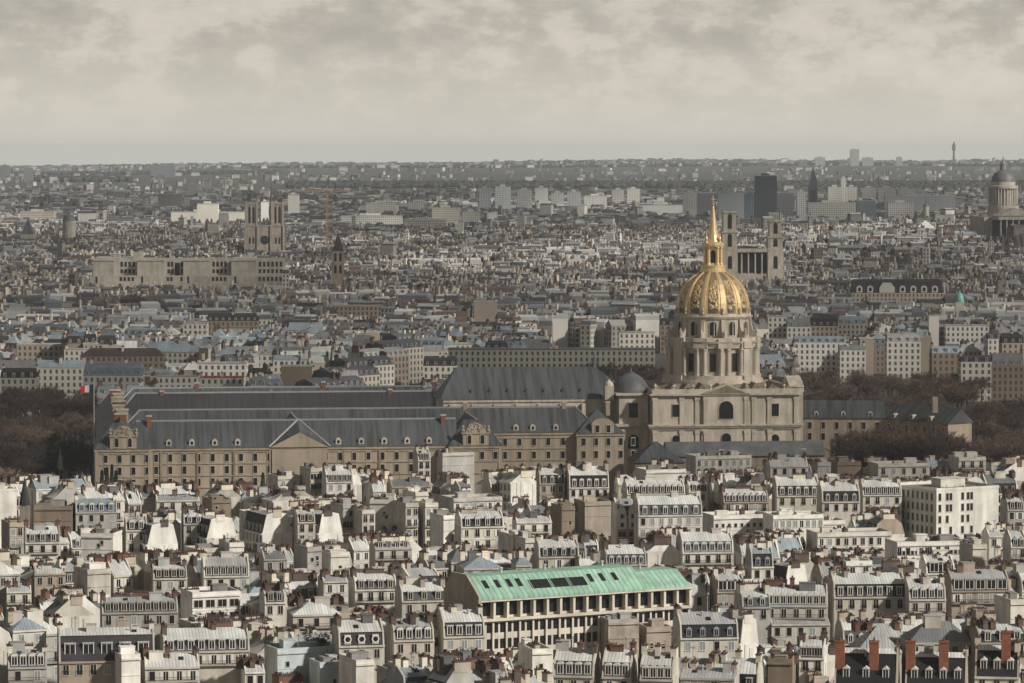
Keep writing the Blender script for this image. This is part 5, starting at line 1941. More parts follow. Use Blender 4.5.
SKYLINE = [391.0] * 1100
for xa, xb, yy in ((0, 97, 392), (443, 612, 372), (612, 662, 392), (662, 764, 314), (764, 803, 388), (803, 960, 384), (960, 1024, 388)):
    for i in range(xa, xb):
        SKYLINE[i] = yy
AVENUE = [(-10, 92, 402), (800, 1024, 374), (555, 668, 352), (368, 421, 372)]             # gardens with trees: kept free of houses
FARV = MB()                                                            # everything too small or too many to be a thing
STUFF = []
r = random.Random(21)
rows = []
d = 1570.0
while d < 2750:
    x = -d * 512 / F - 10
    ang = r.choice([-20, -12, -5, 4, 9, 15])
    rh = r.uniform(-2, 2)
    while x < d * 512 / F + 10:
        w = r.choice([r.uniform(7, 12), r.uniform(10, 18), r.uniform(15, 28)])
        if r.random() < 0.12:
            ang = r.choice([-24, -12, -5, 4, 9, 18])
            x += r.uniform(2, 10)
        rows.append((d + r.uniform(-4, 4), x + w / 2, w, r.choice([r.uniform(13, 17), r.uniform(16, 19), r.uniform(17, 20)]) + rh * 0.5, rad(ang)))
        x += w + r.choice([0.1, 0.1, 1.5])
    d += r.uniform(11, 16) * (0.6 + d / 3600)
allm = [(a[0], 0, a) for a in MHER] + [(q[0], 1, q) for q in rows]
allm.sort(key=lambda t: t[0])
nmid = 0
for dd, typ, it in allm:
    nmid += 1
    if typ == 0:
        _, kw, (xa, xb, yt, yb) = it
        mid_building(seed=nmid, **kw)
        cover(xa, xb, yt)
        continue
    _, x, w, he, rot = it
    r = random.Random(nmid * 17)
    dep = r.uniform(10, 14)
    rise = r.uniform(3, 5)
    pxa, _ = pix(x - w / 2, dd, he)
    pxb, _ = pix(x + w / 2, dd, he)
    if pxb < -5 or pxa > 1029:
        continue
    lim = 0
    for a, b_, yb, d2 in MPROT:
        if d2 > dd + 2 and b_ > pxa + 1 and a < pxb - 1:
            lim = max(lim, yb)
    skip = False
    for a, b_, yb in AVENUE:
        _, yfoot = pix(x, dd, 0)
        if b_ > pxa and a < pxb and yfoot > yb:
            skip = True
    if skip or any(abs(m[1]['y'] - dd) < 11 and abs(m[1]['x'] - x) < (m[1]['w'] + w) / 2 - 1 for m in MHER):
        continue
    cap = H - (lim - Y0) * dd / F
    if he + rise + 1 > cap:
        he = cap - rise - 1
    if he < 7:
        continue
    _, yt = pix(x, dd, he + rise)
    if covered(pxa, pxb, yt):
        continue
    cover(pxa, pxb, yt)
    wall = r.choice(['white', 'ivory', 'cream', 'cream', 'grey', 'grey', 'tan', 'tan', 'brown'])
    roof = r.choice(['mansard', 'mansard', 'zinc', 'zinc', 'hip', 'flat'])
    zinc = r.choice(['pale zinc', 'grey zinc', 'grey zinc', 'blue-grey zinc', 'blue-grey zinc', 'dark zinc', 'dark zinc'])
    slate = r.choice(['slate', 'grey slate', 'black slate', 'blue slate'])
    if len(MIDB) < 296:
        mid_building(x, dd, rot, w, dep, he, roof, wall, zinc, slate, r.random() < 0.3, rise, r.choice([1, 2, 3]), nmid)
    else:
        STUFF.append((dd, x, w, dep, he, rise, rot))

# farther still: rows of roofs up to the horizon, one mass
r = random.Random(77)
SKY2 = list(SKYLINE)
d = 2750.0
while d < 18500:
    px = -6.0
    step = 1.25 if d < 6000 else 0.9
    ang = rad(r.choice([-25, -14, -6, 5, 12, 22]))
    while px < 1030:
        wpx = r.choice([r.uniform(3, 6), r.uniform(5, 10), r.uniform(8, 18)]) * (1.0 if d < 4000 else 0.7 if d < 9000 else 0.5)
        w = wpx * d / F
        if r.random() < 0.1:
            ang = rad(r.choice([-25, -14, -6, 5, 12, 22]))
        x = (px + wpx / 2 - 512) / F * d
        density = 1.0 if d < 6500 else 0.7 if d < 8800 else 0.0 if 9300 < d < 10700 and px > 280 else 0.28
        if r.random() < 0.06 and d < 7500:                              # a long straight range among the small houses
            wpx *= r.uniform(2.2, 4)
            w = wpx * d / F
            x = (px + wpx / 2 - 512) / F * d
        if r.random() < density:
            he = r.choice([r.uniform(12, 16), r.uniform(15, 19), r.uniform(16.5, 20)]) + (r.uniform(4, 16) if r.random() < (0.008 if d < 4500 else 0.035) else 0)
            if d > 8500:
                he *= 0.62
            STUFF.append((d + r.uniform(-8, 8), x, w, min(w, r.uniform(11, 16)) if d < 6000 else r.uniform(12, 22), he, r.uniform(2.5, 5.0), ang))
        px += wpx + r.choice([0.0, 0.2, 1.0])
    k = (d / F)
    d += step * d * d / (F * (H - 18 - terrain(0, d)) + 1.0) if terrain(0, d) < 80 else 260


def blocked(x, y):
    return any(x0 < x < x1 and y0 < y < y1 for x0, x1, y0, y1 in CLEAR)


CLEAR = []                                                             # footprints of landmarks
for (px, d, w, l) in ((264, 4080, 60, 190), (755, 3060, 90, 70), (1004, 4010, 110, 120), (1003, 3850, 52, 440), (338, 2950, 26, 40), (188, 2960, 175, 60), (898, 2685, 84, 66), (855, 4960, 110, 170), (896, 4120, 26, 120)):
    x = (px - 512) / F * d
    CLEAR.append((x - w / 2, x + w / 2, d - l / 2, d + l / 2))

WP = [(0.54, 0.52, 0.48), (0.46, 0.44, 0.40), (0.40, 0.38, 0.34), (0.33, 0.31, 0.275), (0.24, 0.22, 0.195), (0.62, 0.605, 0.57), (0.17, 0.14, 0.12)]
RP = [(0.11, 0.115, 0.125), (0.15, 0.16, 0.175), (0.20, 0.215, 0.23), (0.30, 0.30, 0.295), (0.07, 0.067, 0.07), (0.055, 0.05, 0.05), (0.25, 0.265, 0.28), (0.34, 0.34, 0.335), (0.10, 0.07, 0.06)]
for (dd, x, w, dep, he, rise, rot) in STUFF:
    if blocked(x, dd):
        continue
    z0 = terrain(x, dd)
    b = FARV
    wc = r.choice(WP)
    rc = r.choice(RP)
    f = 0.75 + 0.5 * r.random()
    if dd > 8000:
        f *= 0.85
        rc = tuple(c * 0.7 for c in rc)
    f *= 0.85
    rc = tuple(c * 0.8 for c in rc)
    b.cur = tuple(c * f for c in wc)
    typ = r.random()
    win = r.random() < 0.65
    uvbox(b, -w / 2, -dep / 2, z0 - 4, w / 2, dep / 2, z0 + he, rot, x, dd, win=win, top=False)
    if typ < 0.5:
        mansard_faces(b, w / 2, dep / 2, z0 + he, rise * 0.65, rise * 0.35, rot, x, dd, 0, 0, rc if r.random() < 0.6 else RP[4], tuple(c * 1.5 for c in rc), ends=0.3 if w > 6 else 0.1, inset=min(1.3, dep * 0.2))
    else:
        mansard_faces(b, w / 2 + 0.2, dep / 2 + 0.2, z0 + he, 0.3, rise * (0.7 if typ < 0.8 else 0.15), rot, x, dd, 0, 0, rc, rc, ends=0.2, inset=0.3)
    if dd < 5200:
        for _ in range(r.choice([0, 1, 2, 2])):
            b.cur = r.choice([(0.45, 0.40, 0.33), (0.3, 0.25, 0.2), (0.13, 0.09, 0.075), (0.5, 0.46, 0.4)])
            q = r.uniform(-0.45, 0.45) * w
            b.obox(x + q * math.cos(rot), dd + q * math.sin(rot), z0 + he, 1.2, r.uniform(2, 4), z0 + he + rise + r.uniform(0.8, 2.2), rot)
    b.cur = None
kind(tag(FARV.build('distant_city', [M['city']]), 'dense mass of small grey roofs and pale house fronts spreading to the horizon', 'city'), 'stuff')


# ------------------------------------------------------------------ landmarks beyond the palace, left to right
def G(px, d):
    x = at(px, Y0 + 60, d)[0]
    return x, d, terrain(x, d)


def notre_dame():
    d = 4080
    x, y, z = G(264.5, d)
    t = thing('twin_towered_cathedral', 'pale medieval cathedral front with two square flat-topped towers', 'cathedral', (x, y, z), rad(6))
    C = (0.27, 0.235, 0.195)
    b = MB()
    b.box(-21.5, 0, 0, 21.5, 14, 44)
    b.box(-22, -0.6, 33, 22, -0.003, 34)
    b.box(-22, -0.6, 43.4, 22, -0.003, 45)
    for x_ in (-21.5, -7.4, 7.4, 21.5):
        b.box(x_ - 1.3, -1.6, 0, x_ + 1.3, -0.603, 44)
    b.build('facade', [M['plaster']], t, color=C)
    for s in (-1, 1):
        b = MB()
        b.box(s * 14.5 - 7, 0.5, 44.003, s * 14.5 + 7, 14, 70)
        for e in (-6, 6):
            b.box(s * 14.5 + e - 1.2, -0.4, 44.003, s * 14.5 + e + 1.2, 0.497, 71)
        b.box(s * 14.5 - 7.6, -0.2, 68, s * 14.5 + 7.6, 14.5, 69.5)
        o = b.build('tower', [M['plaster']], t, color=C)
        for e in (-2.2, 2.2):
            p = MB()
            p.face([(s * 14.5 + e - 1.25, 0.42, 47), (s * 14.5 + e + 1.25, 0.42, 47), (s * 14.5 + e + 1.25, 0.42, 64), (s * 14.5 + e, 0.42, 66.5), (s * 14.5 + e - 1.25, 0.42, 64)])
            p.build('belfry_opening', [M['void']], o)
    p = MB()
    p.face([(5 * math.cos(k * math.pi / 8), -0.05, 28 + 5 * math.sin(k * math.pi / 8)) for k in range(16)])
    p.build('rose_window', [M['glass']], t)
    for x_ in (-14.5, 0, 14.5):
        p = MB()
        p.face([(x_ - 3, -0.05, 0.5), (x_ + 3, -0.05, 0.5), (x_ + 3, -0.05, 8), (x_, -0.05, 13), (x_ - 3, -0.05, 8)])
        p.build('portal', [M['void']], t)
    for x_ in (-16.5, -12.5, 12.5, 16.5):
        p = MB()
        p.face([(x_ - 1.2, -0.05, 24), (x_ + 1.2, -0.05, 24), (x_ + 1.2, -0.05, 30), (x_, -0.05, 31.5), (x_ - 1.2, -0.05, 30)])
        p.build('window', [M['glass']], t)
    b = MB()
    b.box(-12, 14.003, 0, 12, 110, 34)
    b.build('nave_wall', [M['plaster']], t, color=C)
    b = MB()
    b.prism([(-12.5, 34.03), (12.5, 34.03), (0, 45)], 14.1, 110, 0, along='y')
    b.build('roof', [M['lead']], t)
    b = MB()
    b.lathe([(2.2, 43), (1.6, 55), (2.0, 56), (0.1, 93)], 8, 0, 10, 60)
    b.build('spire', [M['lead']], t)


notre_dame()


def colonnade_church():
    d = 3060
    x, y, z = G(755, d)
    t = thing('two_towered_church', 'stone church with two unequal square towers above a columned portico behind the gilded dome', 'church', (x, y, z), rad(4))
    C = (0.46, 0.405, 0.34)
    zb = H - (272 - Y0) * d / F
    def zz(py):
        return H - (py - Y0) * d / F - z
    b = MB()
    b.box(-22, 4, 0, 22, 60, zz(250))
    b.box(-23, -2, zz(252), 23, 4.5, zz(248.5))
    b.box(-23, -1.6, 0, 23, 3.9, zz(274))
    b.build('wall', [M['plaster']], t, color=C)
    for i in range(7):
        p = MB()
        xx = -17 + i * 5.7
        p.lathe([(0.85, zz(274)), (0.7, zz(252) - 0.01)], 10, 0, xx, 0)
        p.build('column', [M['plaster']], t, color=C)
    p = MB()
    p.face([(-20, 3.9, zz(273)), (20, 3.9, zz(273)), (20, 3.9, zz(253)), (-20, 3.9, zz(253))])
    p.build('portico_shade', [M['void']], t)  # flat black sheet; the shade behind the columns is put into its colour
    for k, (cx, tops) in enumerate(((-21.4, ((249, 231, 6.3), (231, 211, 5.3))), (17.2, ((249, 236, 6.2), (236, 220, 5.0))))):
        b = MB()
        b.box(cx - 6.6, -2.3, 0, cx + 6.6, 11, zz(249))
        for (pa, pb, hw) in tops:
            b.box(cx - hw, -1.0, zz(pa) + 0.003, cx + hw, 2 * hw - 1, zz(pb))
            b.box(cx - hw - 0.7, -1.7, zz(pb) - 1.6, cx + hw + 0.7, 2 * hw - 0.3, zz(pb) - 0.4)
        o = b.build('tower', [M['plaster']], t, color=C)
        for (pa, pb, hw) in tops + ((271, 253, 7),):
            p = MB()
            yy = -1.06 if pa < 260 else -2.36
            q0, q1 = zz(pa) + 2, zz(pb) - 4
            p.face([(cx - 1.8, yy, q0), (cx + 1.8, yy, q0), (cx + 1.8, yy, q1), (cx + 1, yy, q1 + 1.6), (cx - 1, yy, q1 + 1.6), (cx - 1.8, yy, q1)])
            p.build('belfry_opening', [M['void']], o)
    b = MB()
    b.prism([(-14, zz(250) + 0.01), (14, zz(250) + 0.01), (0, zz(247))], 12, 70, 0, along='y')
    b.build('roof', [M['palace_slate']], t)


colonnade_church()


def pantheon():
    d = 4010
    x, y, z = G(1005.5, d)
    d2 = d + 40
    t = thing('columned_dome_temple', 'grey temple with tall columned drum and dark dome above a pedimented porch, at the right', 'temple', (x + 7.5, y, z), rad(8))
    C = (0.36, 0.33, 0.29)
    def zz(py):
        return H - (py - Y0) * d / F - z
    b = MB()
    b.box(-29, 10, 0, 29, 70, zz(217))
    b.box(-20, -16, zz(219.5), 20, 10, zz(215.5))
    b.build('wall', [M['plaster']], t, color=C)
    b = MB()
    b.prism([(-21, zz(215.5) + 0.01), (21, zz(215.5) + 0.01), (0, zz(208))], -17, 12, 0, along='y')
    b.build('pediment', [M['plaster']], t, color=C)
    for i in range(6):
        p = MB()
        p.lathe([(1.1, zz(240)), (0.95, zz(219.5) - 0.01)], 10, 0, -17 + i * 6.8, -14)
        p.build('column', [M['plaster']], t, color=C)
    p = MB()
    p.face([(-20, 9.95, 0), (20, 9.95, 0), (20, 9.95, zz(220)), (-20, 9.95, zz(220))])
    p.build('porch_shade', [M['void']], t)  # black sheet before the stone wall, its colour stands for the porch's shade
    b = MB()
    b.lathe([(17.5, zz(217)), (17.5, zz(206)), (13.2, zz(205.5)), (13.2, zz(189)), (16.6, zz(188.5)), (16.6, zz(186)), (13.4, zz(185.5)), (13.4, zz(182))], 32, 0, 0, 38)
    b.build('drum', [M['plaster']], t, color=C)
    for i in range(32):
        a = 2 * math.pi * i / 32
        p = MB()
        p.lathe([(0.62, zz(205)), (0.55, zz(188.5) - 0.01)], 6, 0, 15.8 * math.cos(a), 38 + 15.8 * math.sin(a))
        p.build('drum_column', [M['plaster']], t, color=(0.40, 0.37, 0.32))
    b = MB()
    b.lathe([(13.2 * math.cos(f), zz(182) + 13.5 * math.sin(f)) for f in [k * 0.14 for k in range(10)]] + [(3.4, zz(182) + 13.6)], 28, 0, 0, 38)
    b.build('cupola', [M['lead']], t, smooth=True)
    b = MB()
    b.lathe([(3.4, zz(182) + 13), (3.2, zz(164.5)), (3.7, zz(164)), (2.8, zz(162.5)), (0.8, zz(160)), (0.3, zz(156))], 12, 0, 0, 38)
    b.build('lantern', [M['plaster']], t, color=(0.22, 0.2, 0.18))


pantheon()


def spire_church():
    d = 2950
    x, y, z = G(338, d)
    t = thing('spired_bell_tower', 'old square stone bell tower with a dark pointed spire', 'church tower', (x, y, z))
    def zz(py):
        return H - (py - Y0) * d / F - z
    b = MB()
    b.box(-4.6, -4.6, 0, 4.6, 4.6, zz(251))
    b.box(-5, -5, zz(264), 5, -4.603, zz(263))
    for s in (-4.4, 4.4):
        b.box(s - 0.7, -5.0, 0, s + 0.7, -4.605, zz(252))
    b.build('tower', [M['plaster']], t, color=(0.36, 0.30, 0.225))
    b = MB()
    b.lathe([(6.6, zz(251) + 0.01), (4.0, zz(244)), (0.1, zz(232))], 4, 0, a0=rad(45))
    b.build('spire', [M['slate']], t, color=(0.045, 0.04, 0.045))
    for pa, pb in ((261, 253.5), (273, 266)):
        for e in (-2, 2):
            p = MB()
            p.face([(e - 1, -4.66, zz(pa)), (e + 1, -4.66, zz(pa)), (e + 1, -4.66, zz(pb)), (e, -4.66, zz(pb) + 1), (e - 1, -4.66, zz(pb))])
            p.build('belfry_opening', [M['void']], t)
    b = MB()
    b.box(-5, 4.7, 0, 30, 50, 14)
    b.build('nave_wall', [M['plaster']], t, color=(0.3, 0.26, 0.2))
    b = MB()
    b.prism([(4.4, 14.03), (50.3, 14.03), (27, 22)], -5, 30, 0)
    b.build('roof', [M['palace_slate']], t)


spire_church()


def medical_faculty():
    d = 2950
    s = F / d
    x, y, z = G(187, d)
    t = thing('stripped_stone_faculty', 'long plain pale stone institute with blocky bays and tall window slots', 'institute', (x, y, z), rad(2))
    def X(px):
        return (px - 187) / s
    def zz(py):
        return H - (py - Y0) * d / F
    C = (0.40, 0.37, 0.315)
    b = MB()
    b.box(X(90), 0, 0, X(285), 24, zz(275.5))
    for a, c in ((93, 114), (137, 164), (183, 209), (231, 256)):
        b.box(X(a), 2, zz(275.5) + 0.003, X(c), 24, zz(260.5))
        b.box(X(a) - 0.6, 1.4, zz(261), X(c) + 0.6, 1.997, zz(260))
    b.box(X(92), 10, zz(275.5) + 0.003, X(284), 23.9, zz(258.5))
    b.box(X(96), -14, 0, X(160), -0.003, zz(286))
    b.build('wall', [M['plaster']], t, color=C)
    for a in [119.5 + k * 4.0 for k in range(4)] + [166.5, 170, 180] + [211.5 + k * 4.0 for k in range(4)] + [258 + k * 4.2 for k in range(6)]:
        for pa, pb, yy in ((267, 262, 9.94), (273.5, 269.5, 9.94), (281, 277, -0.06)):
            p = MB()
            p.face([(X(a), yy, zz(pa)), (X(a) + 2.0, yy, zz(pa)), (X(a) + 2.0, yy, zz(pb)), (X(a), yy, zz(pb))])
            p.build('window', [M['void']], t)
    for a in (95.5, 141, 187, 234):
        p = MB()
        p.face([(X(a), -0.05, zz(283)), (X(a) + 1.6, -0.05, zz(283)), (X(a) + 1.6, -0.05, zz(276.5)), (X(a), -0.05, zz(276.5))])
        p.build('window', [M['void']], t)
    p = MB()
    p.face([(X(174), 9.9, zz(283)), (X(178.5), 9.9, zz(283)), (X(178.5), 9.9, zz(263)), (X(174), 9.9, zz(263))])
    p.build('entrance_slot', [M['void']], t)
    for k in range(12):
        a = 103 + k * 4
        p = MB()
        p.face([(X(a), -14.05, zz(292)), (X(a) + 1.6, -14.05, zz(292)), (X(a) + 1.6, -14.05, zz(288)), (X(a), -14.05, zz(288))])
        p.build('window', [M['void']], t)
    p = MB()
    p.box(X(132), 12, zz(258.5) + 0.003, X(142), 20, zz(252.5))
    p.build('roof_cabin', [M['plaster']], t, color=C)


medical_faculty()


def crane():
    d = 4300
    x, y, z = G(327, d)
    t = thing('tower_crane', 'thin tan tower crane with a long level jib beside the twin towered cathedral', 'crane', (x, y, z))
    def zz(py):
        return H - (py - Y0) * d / F - z
    c = (0.28, 0.17, 0.09)
    b = MB()
    for sx, sy in ((-1, -1), (1, -1), (1, 1), (-1, 1)):
        b.bar((sx, sy, 0), (sx, sy, zz(190)), 0.45)
    k = 0.0
    while k < zz(191):
        for s in (-1, 1):
            b.bar((-1, s, k), (1, s, k + 3), 0.18)
        k += 3
    b.build('mast', [M['steel']], t, color=c)
    b = MB()
    b.bar((-37, 0, zz(191)), (26, 0, zz(191)), 0.75)
    b.bar((-37, 0, zz(191)), (0, 0, zz(189.5)), 0.35)
    b.build('jib', [M['steel']], t, color=c)
    b = MB()
    b.lathe([(1.0, zz(190)), (0.2, zz(183))], 4)
    b.build('mast_head', [M['steel']], t, color=c)
    b = MB()
    b.box(16, -1.5, zz(193), 24, 1.5, zz(191.3))
    b.build('counterweight', [M['steel']], t, color=(0.08, 0.07, 0.06))


crane()


def box_tower(name, label, cat, x0, x1, yt, yb, d, c, win=True, rot=0, dep=None, cap=None, shade=None, group=None):
    if d < 9000:                       # far enough back for its foot to lie just under its lowest visible row
        for _ in range(12):
            d = (H - terrain((x0 + x1) / 2 * 0 + ((x0 + x1) / 2 - 512) / F * d, d)) * F / (yb + 10 - Y0)
    x, y, z = G((x0 + x1) / 2, d)
    w = (x1 - x0) * d / F
    c = tuple(v * 1.15 for v in c)
    zt = H - (yt - Y0) * d / F - z
    t = thing(name, label, cat, (x, y, z), rad(rot), group)
    dp = dep or min(max(w * 0.5, 12), 22)
    b = MB()
    uvbox(b, -w / 2, 0, -5, w / 2, dp, zt, win=win)
    b.build('wall', [M['grid_wall']], t, color=c)
    b = MB()
    b.box(-w / 2 - 0.3, -0.3, zt + 0.01, w / 2 + 0.3, dp + 0.3, zt + 1.0)
    b.build('roof', [M['flat_roof']], t, color=cap or (0.3, 0.3, 0.29))
    b = MB()
    b.box(-w * 0.2, dp * 0.3, zt + 1.003, w * 0.15, dp * 0.7, zt + 4)
    b.build('roof_cabin', [M['plaster']], t, color=c)
    return t


DG = (0.035, 0.042, 0.052)
for a in [
    ('glass_tower', 'tallest slab tower of dark blue-grey glass beyond the gilded spire', 'tower', 755, 777, 176, 220, 5600, DG, False),
    ('glass_tower', 'dark glass slab just left of the gilded spire tip', 'tower', 697, 714, 193, 214, 5400, (0.07, 0.07, 0.085), False),
    ('office_tower', 'pale striped twin slab left of the dark glass slab', 'tower', 683, 697, 193, 215, 5500, (0.42, 0.42, 0.40)),
    ('office_tower', 'wide grey office slab between the gilded spire and the tallest dark tower', 'office block', 718, 744, 193, 220, 5500, (0.26, 0.29, 0.31), False),
    ('office_tower', 'blue-grey glazed slab touching the tallest dark tower', 'office block', 744, 755, 194, 219, 5450, (0.2, 0.27, 0.32)),
    ('office_tower', 'dull grey slab right of the tallest dark tower', 'office block', 777, 794, 193, 217, 5500, (0.16, 0.16, 0.17)),
    ('office_tower', 'pale narrow tower before the dark sail-shaped tower', 'tower', 797, 806, 192, 218, 5500, (0.4, 0.42, 0.41)),
    ('office_block', 'long low pale office range with even windows right of the dark towers', 'office block', 808, 856, 203, 219, 5300, (0.40, 0.39, 0.36)),
    ('office_block', 'dark low glass block at the end of the long pale office range', 'office block', 857, 876, 201, 218, 5300, (0.1, 0.12, 0.14), False),
    ('office_block', 'white stepped block with a rounded top near the columned temple', 'office block', 888, 914, 203, 218, 5200, (0.56, 0.55, 0.52)),
    ('apartment_slab', 'long dull grey ribbed slab left of the columned temple', 'apartment block', 885, 955, 196, 212, 5900, (0.27, 0.28, 0.30)),
    ('apartment_slab', 'pale slim tower with a dark stripe above the long pale office range', 'tower', 841, 846, 178, 202, 7000, (0.42, 0.42, 0.4)),
    ('apartment_slab', 'cream slab cluster behind the long pale office range', 'apartment block', 828, 842, 187, 203, 6500, (0.5, 0.49, 0.45)),
    ('apartment_slab', 'pale slab with two windows rows left of the ribbed slab', 'apartment block', 846, 857, 187, 201, 6600, (0.48, 0.47, 0.44)),
    ('apartment_slab', 'cream slab right of the slim striped tower', 'apartment block', 862, 876, 188, 197, 6800, (0.48, 0.46, 0.42)),
    ('apartment_slab', 'wide pale slab behind the ribbed grey slab', 'apartment block', 878, 896, 188, 197, 6900, (0.46, 0.45, 0.43)),
    ('apartment_slab', 'low cream slab behind the right part of the ribbed slab', 'apartment block', 898, 914, 189, 197, 6900, (0.46, 0.44, 0.4)),
    ('white_hall', 'white hall with a bluish glazed front left of the gilded spire', 'hall', 640, 683, 205, 213, 5000, (0.58, 0.58, 0.56), False),
    ('apartment_slab', 'ribbed pale slab far behind the palace nave', 'apartment block', 517, 532, 190, 208, 5600, (0.40, 0.40, 0.39)),
    ('apartment_slab', 'taller pale slab right of the ribbed slab behind the nave', 'apartment block', 535, 548, 188, 208, 5600, (0.46, 0.46, 0.44), False),
    ('apartment_slab', 'grey-white stepped slab beyond the nave ridge, first of three', 'apartment block', 551, 564, 193, 205, 5800, (0.42, 0.42, 0.42)),
    ('apartment_slab', 'slightly darker slab beyond the nave ridge, middle of three', 'apartment block', 567, 581, 192, 206, 5800, (0.33, 0.34, 0.35)),
    ('apartment_slab', 'low white slab beyond the nave ridge, last of three', 'apartment block', 584, 607, 196, 206, 5800, (0.50, 0.49, 0.47)),
    ('apartment_slab', 'pale low slab left of the white hall', 'apartment block', 612, 624, 190, 203, 5900, (0.38, 0.38, 0.37)),
    ('apartment_slab', 'cream slab touching the white hall', 'apartment block', 627, 640, 189, 204, 5900, (0.48, 0.46, 0.42)),
    ('apartment_slab', 'grey curved balcony block above the palace nave, first of a pair', 'apartment block', 479, 491, 188, 209, 5500, (0.34, 0.36, 0.375)),
    ('apartment_slab', 'grey curved balcony block above the palace nave, second of a pair', 'apartment block', 495, 511, 187, 210, 5500, (0.38, 0.395, 0.40)),
    ('hospital_block', 'wide pale block with even rows right of the tower crane', 'hospital', 366, 396, 203, 214, 5000, (0.46, 0.46, 0.42)),
    ('hospital_block', 'white striped block right of the wide pale one', 'hospital', 408, 424, 202, 212, 5100, (0.56, 0.55, 0.52)),
    ('hospital_block', 'stepped cream block with dark flat roof', 'hospital', 432, 460, 208, 226, 4700, (0.46, 0.44, 0.38)),
    ('hospital_block', 'long low block with dark roof before the stepped cream block', 'hospital', 403, 446, 220, 228, 4500, (0.34, 0.33, 0.3)),
    ('hospital_block', 'low pale block with dark windows right of the stepped cream block', 'hospital', 462, 480, 212, 222, 4800, (0.4, 0.39, 0.36)),
    ('hospital_block', 'long white low range right of the tower crane mast', 'hospital', 341, 402, 216, 226, 4600, (0.5, 0.5, 0.47)),
    ('white_slab', 'plain white blank slab right of the cathedral towers', 'apartment block', 288, 299, 195, 215, 5200, (0.72, 0.71, 0.67), False),
    ('white_slab', 'small white slab seen between the two cathedral towers', 'apartment block', 261, 268, 202, 222, 5000, (0.66, 0.65, 0.62), False),
    ('stepped_hall', 'pale cross-shaped hall with a raised centre left of the cathedral', 'hall', 171, 245, 212, 222, 4700, (0.52, 0.50, 0.44), False),
    ('stepped_hall', 'raised centre block of the pale hall left of the cathedral', 'hall', 197, 218, 204, 224, 4680, (0.56, 0.53, 0.46), False),
    ('apartment_slab', 'dark brownish slab above the pale cross-shaped hall', 'apartment block', 158, 182, 194, 206, 5600, (0.16, 0.15, 0.15)),
    ('apartment_slab', 'small grey tower left of the cathedral on the far rise', 'tower', 188, 198, 184, 195, 7200, (0.22, 0.22, 0.23)),
    ('apartment_slab', 'tan block of flats at the far left below the rise', 'apartment block', 20, 54, 212, 221, 4600, (0.40, 0.37, 0.31)),
    ('apartment_slab', 'long flat grey building on the skyline near the photo\'s left third', 'apartment block', 151, 175, 165.2, 171, 12500, (0.15, 0.16, 0.17)),
    ('apartment_slab', 'dark block on the skyline at the extreme left edge', 'apartment block', 0, 10, 165.5, 174, 11500, (0.15, 0.16, 0.17)),
    ('apartment_slab', 'grey block on the skyline next to the extreme left one', 'apartment block', 24, 33, 168, 176, 11000, (0.17, 0.18, 0.19)),
    ('skyline_tower', 'tallest pale tower block on the horizon right of centre', 'tower', 850, 859, 149.5, 164, 15500, (0.3, 0.31, 0.31)),
    ('skyline_tower', 'wide pale block on the horizon left of its tallest tower', 'tower', 815, 825, 157.5, 164, 15500, (0.3, 0.31, 0.31)),
    ('skyline_tower', 'low wide block just right of the tallest horizon tower', 'tower', 862, 873, 157.8, 164, 15500, (0.28, 0.29, 0.3)),
    ('skyline_tower', 'single small block on the horizon left of the radio tower', 'tower', 896, 902, 157.2, 164, 15500, (0.28, 0.29, 0.3)),
]:
    box_tower(*a)

# sail-shaped dark tower
x, y, z = G(813, 5900)
t = thing('pointed_tower', 'dark curved sail-shaped tower coming to a point', 'tower', (x, y, z))
sc_ = 5900 / F
prof = [(-7.5, -6), (7.5, -6), (7.5, 28)] + [(-2.5 + 10 * math.cos(a * 0.157), 28 + 22 * math.sin(a * 0.157)) for a in range(1, 10)] + [(-7.0, 34)]
b = MB()
b.prism([(p[0] * 1.0, p[1] * 1.85) for p in prof], 0, 16, 0, along='y')
b.build('wall', [M['steel']], t, color=(0.05, 0.058, 0.07))
b = MB()
b.box(-5, -0.3, 2, 5, -0.003, 60)
b.build('glass_front', [M['glass']], t)

# radio tower on the horizon
x, y, z = G(953.5, 16500)
t = thing('radio_tower', 'slender radio tower with a round bulb near the top, alone on the horizon', 'radio tower', (x, y, z))
def zz(py):
    return H - (py - Y0) * 16500 / F - z
b = MB()
b.lathe([(6.5, -10), (4.5, zz(151)), (4.5, zz(150))], 10)
b.build('shaft', [M['plaster']], t, color=(0.12, 0.125, 0.13))
b = MB()
b.lathe([(4.5, zz(151)), (8.5, zz(149.5)), (8.5, zz(145)), (4, zz(143.5)), (1.5, zz(141.5))], 12)
b.build('bulb', [M['plaster']], t, color=(0.12, 0.125, 0.13))

